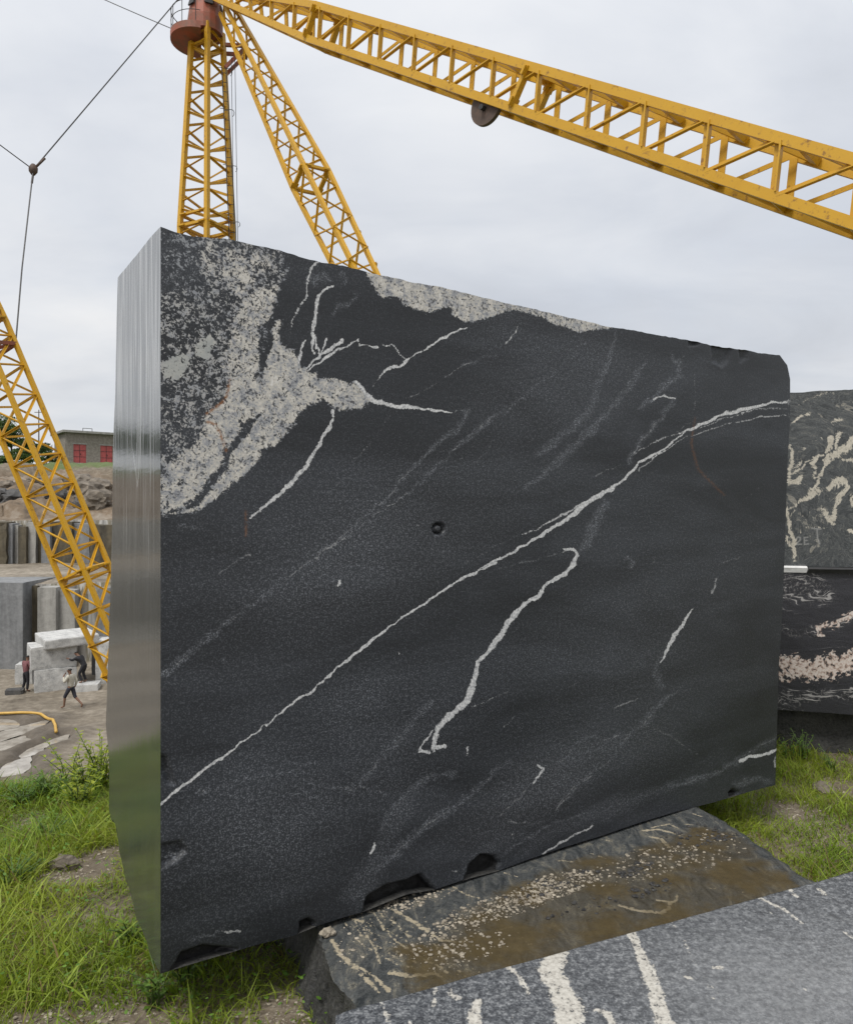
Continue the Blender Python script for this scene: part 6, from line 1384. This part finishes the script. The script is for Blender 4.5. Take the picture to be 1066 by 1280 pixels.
# small round-leaved ground cover
def cover(n, box, r0, r1, cols, hmax=0.09):
    x, y = scatter(n, *box); n = len(x); z = ground_z(x, y) + 0.015 + hmax * rs_.rand(n)
    r = r0 + (r1 - r0) * rs_.rand(n); a = rs_.rand(n) * 6.283; tl_ = 0.7 * rs_.rand(n) - 0.1
    c = np.stack([x, y, z], -1); u = np.stack([np.cos(a), np.sin(a), 0.3 * np.sin(a * 3)], -1); w_ = np.stack([-np.sin(a) * np.cos(tl_), np.cos(a) * np.cos(tl_), np.sin(tl_)], -1)
    pts = [(-1, 0), (-.45, .5), (.3, .55), (1, 0), (.3, -.55), (-.45, -.5)]
    v = np.stack([c + (u * p[0] + w_ * p[1]) * r[:, None] for p in pts], 1).reshape(-1, 3); o = np.arange(n)[:, None] * 6
    q = np.concatenate([o + [0, 1, 2, 3], o + [0, 3, 4, 5]]); t = rs_.rand(n, 1); cc_ = np.array(cols[0]) * (1 - t) + np.array(cols[1]) * t
    return v, q, np.repeat(cc_, 6, 0)
v1, q1, k1 = cover(14000, (-3.6, 0.6, 1.6, 5.6), 0.004, 0.011, ((0.07, 0.15, 0.022), (0.15, 0.27, 0.04)))
v2, q2, k2 = cover(2500, (1.4, 5.0, 2.6, 6.5), 0.004, 0.009, ((0.07, 0.15, 0.022), (0.15, 0.27, 0.04)), 0.05)
tag(link('ground_cover', np_mesh('ground_cover', np.concatenate([v1, v2]), np.concatenate([q1, q2 + len(v1)]), [M_grass], None, {'col': np.concatenate([k1, k2])}, False)), 'small round leaved weeds mixed through the grass', 'weeds', kind='stuff')
# taller weeds at the brink of the pit and by the blocks
def weed(loc, h, n, seed, label, cols, leaf=0.035, spread=0.16):
    r_ = np.random.RandomState(seed); root = empty('weed_plant', loc); tag(root, label, 'plant', 'leafy weeds in the grass')
    V_, Q_, C_ = [], [], []; b = MB()
    for k in range(n):
        a = r_.rand() * 6.28; ln = spread * (0.3 + r_.rand()); hh = h * (0.55 + 0.45 * r_.rand())
        p0_ = np.array([0.03 * math.cos(a), 0.03 * math.sin(a), -0.02]); p2_ = np.array([ln * math.cos(a), ln * math.sin(a), hh]); p1_ = np.array([p2_[0] * .35, p2_[1] * .35, hh * .55])
        b.tube([p0_, p1_, p2_], [0.004, 0.003, 0.0015], 5)
        m = int(hh / 0.014)
        for j in range(m):
            t = 0.15 + 0.85 * j / max(m - 1, 1); c = (1 - t) ** 2 * p0_ + 2 * t * (1 - t) * p1_ + t * t * p2_
            aa = j * 2.4 + a; d = np.array([math.cos(aa), math.sin(aa), 0.35 + 0.4 * r_.rand()]); d /= np.linalg.norm(d); s_ = np.cross(d, [0, 0, 1]); s_ /= np.linalg.norm(s_)
            L = leaf * (1.15 - 0.5 * t) * (0.7 + 0.6 * r_.rand()); o = len(V_) 
            V_ += [c, c + d * L * .5 + s_ * L * .26, c + d * L + np.array([0, 0, -L * .15]), c + d * L * .5 - s_ * L * .26]; Q_.append((o, o + 1, o + 2, o + 3))
            tt = r_.rand(); C_ += [np.array(cols[0]) * (1 - tt) + np.array(cols[1]) * tt] * 4
    b.build('stem', M_leafstem, root, (0, 0, 0), True)
    link('foliage', np_mesh('foliage', np.array(V_), np.array(Q_), [M_grass], None, {'col': np.array(C_)}, False), root)
M_leafstem = mat_simple('green_stem', (0.06, 0.10, 0.025), (0.10, 0.15, 0.04), 30, 0.6, 2, 0)
YG = ((0.19, 0.26, 0.024), (0.36, 0.40, 0.045)); DG = ((0.07, 0.14, 0.022), (0.14, 0.24, 0.04))
for i_, (px, py, d, h, n, c_, lab) in enumerate([
    (126, 975, 4.7, 0.42, 14, YG, 'tall yellow-green weed against the left end of the big block'), (108, 972, 4.75, 0.32, 14, YG, 'yellow-green weed second from the big block at the brink'), (88, 965, 4.8, 0.36, 4, YG, 'thin upright weed standing alone at the brink'),
    (62, 985, 4.6, 0.18, 12, DG, 'low dark green weed clump at the brink of the pit'), (30, 1000, 4.5, 0.16, 12, DG, 'low weed clump left of the dark clump at the brink'), (100, 1000, 4.4, 0.24, 14, YG, 'bushy yellow-green weed below the brink weeds'),
    (18, 1130, 3.4, 0.16, 8, DG, 'broad green weed in the grass at the left edge'), (60, 1065, 3.9, 0.15, 7, DG, 'green weed above the bare gravel patch'), (200, 1262, 2.62, 0.16, 8, DG, 'leafy weed under the lower left corner of the big block'), (232, 1240, 2.7, 0.14, 7, DG, 'small leafy weed just right of the block corner'),
    (160, 1180, 2.95, 0.13, 7, DG, 'small weed beside the tapering foot of the left end'), (1004, 945, 5.3, 0.22, 7, DG, 'green weed in front of the bearer stone on the right'), (1042, 955, 5.1, 0.16, 6, DG, 'low weed at the right edge below the stacked blocks'), (985, 925, 5.3, 0.22, 5, DG, 'weed in the gap beside the big block and bearer stone')]):
    v = P(px, py, d); weed(Vector((v.x, v.y, gz(v.x, v.y))), h, n, 100 + i_, lab, c_, 0.05 if i_ < 6 else 0.034, 0.16 if i_ < 6 else 0.10)

# gravel: pieces too small to count
def pebbles(name, pts, r0, r1, mt, seed, label, ztop):
    r_ = np.random.RandomState(seed); t = (1 + 5 ** .5) / 2
    iv = np.array([(-1, t, 0), (1, t, 0), (-1, -t, 0), (1, -t, 0), (0, -1, t), (0, 1, t), (0, -1, -t), (0, 1, -t), (t, 0, -1), (t, 0, 1), (-t, 0, -1), (-t, 0, 1)]) / 1.9
    it = np.array([(0, 11, 5), (0, 5, 1), (0, 1, 7), (0, 7, 10), (0, 10, 11), (1, 5, 9), (5, 11, 4), (11, 10, 2), (10, 7, 6), (7, 1, 8), (3, 9, 4), (3, 4, 2), (3, 2, 6), (3, 6, 8), (3, 8, 9), (4, 9, 5), (2, 4, 11), (6, 2, 10), (8, 6, 7), (9, 8, 1)])
    n = len(pts); pts = np.asarray(pts); r = r0 + (r1 - r0) * r_.rand(n) ** 3
    v = iv[None] * (0.7 + 0.6 * r_.rand(n, 12, 1)) * r[:, None, None] * np.stack([1 + 0.5 * r_.rand(n), 0.8 + 0.4 * r_.rand(n), 0.5 + 0.3 * r_.rand(n)], -1)[:, None]
    z = ztop(pts[:, 0], pts[:, 1]) + r * 0.3
    v = v + np.concatenate([pts, z[:, None]], 1)[:, None]
    tr = (it[None] + np.arange(n)[:, None, None] * 12).reshape(-1, 3)
    tag(link(name, np_mesh(name, v.reshape(-1, 3), None, [mt], None, None, False, tr)), label, 'gravel', kind='stuff')
sz = lambda x, y: ZS - 0.010 * np.clip(x, 0, 2) + 0 * x
def slab_pts(regions, seed):
    r_ = np.random.RandomState(seed); o = []
    for (px, py, rx_, ry_, n) in regions:
        for k in range(n):
            a, q = r_.rand() * 6.28, r_.rand() ** 0.6; x, y = on_level(px + rx_ * q * math.cos(a), py + ry_ * q * math.sin(a) - 0.28 * rx_ * q * math.cos(a), ZS); o.append((x, y))
    o = np.array(o); keep = poly_sd(o[:, 0], o[:, 1], [(-0.07, 2.0), (1.70, 2.68), (1.30, 4.25), (-0.60, 3.10)]) > 0.02
    return o[keep]
pebbles('gravel', slab_pts([(690, 1108, 60, 16, 620), (620, 1135, 80, 16, 420), (545, 1175, 60, 20, 160), (520, 1125, 50, 10, 150), (480, 1130, 40, 8, 90), (800, 1080, 70, 20, 200), (580, 1190, 60, 18, 120), (880, 1060, 60, 25, 120), (440, 1180, 30, 25, 60)], 3), 0.0015, 0.0075, M_pebble, 5, 'pale gravel scattered over the muddy slab', sz)
pebbles('gravel', slab_pts([(795, 1085, 22, 8, 90), (900, 1045, 24, 6, 70), (760, 1125, 80, 14, 60), (690, 1105, 60, 12, 90), (820, 1105, 30, 8, 30), (870, 1040, 50, 18, 60)], 4), 0.002, 0.010, M_pebble_d, 6, 'dark gravel scattered over the muddy slab', sz)
gp = []
r2 = np.random.RandomState(8)
for (c, a, b_) in bare:
    for k in range(300): gp.append((c[0] + a * r2.normal() * .8, c[1] + b_ * r2.normal() * .8))
pebbles('gravel', np.array(gp), 0.0015, 0.007, M_pebble, 9, 'small stones lying in the bare patches of the grass', ground_z)
o = boulder(0, 0, 0, 0.028, M_pebble, 'rounded beige pebble at the near corner of the muddy slab', 7.7, (1.25, 1.0, 0.8), 'pebble', 'pebble', None, Vector((-0.345, 2.66, 0))); o.location.z = ZS + 0.012
x, y = on_level(80, 1092, 0.03); boulder(0, 0, 0, 0.065, M_boulder, 'grey rock in the bare patch left of the big block', 2.3, (1.4, 0.9, 0.8), 'rock', 'rock', None, Vector((x, y, 0)))
x, y = on_level(1028, 985, 0.0); boulder(0, 0, 0, 0.075, M_boulder, 'brown rock in the grass below the stacked blocks', 5.1, (1.3, 0.9, 0.7), 'rock', 'rock', None, Vector((x, y, 0)))
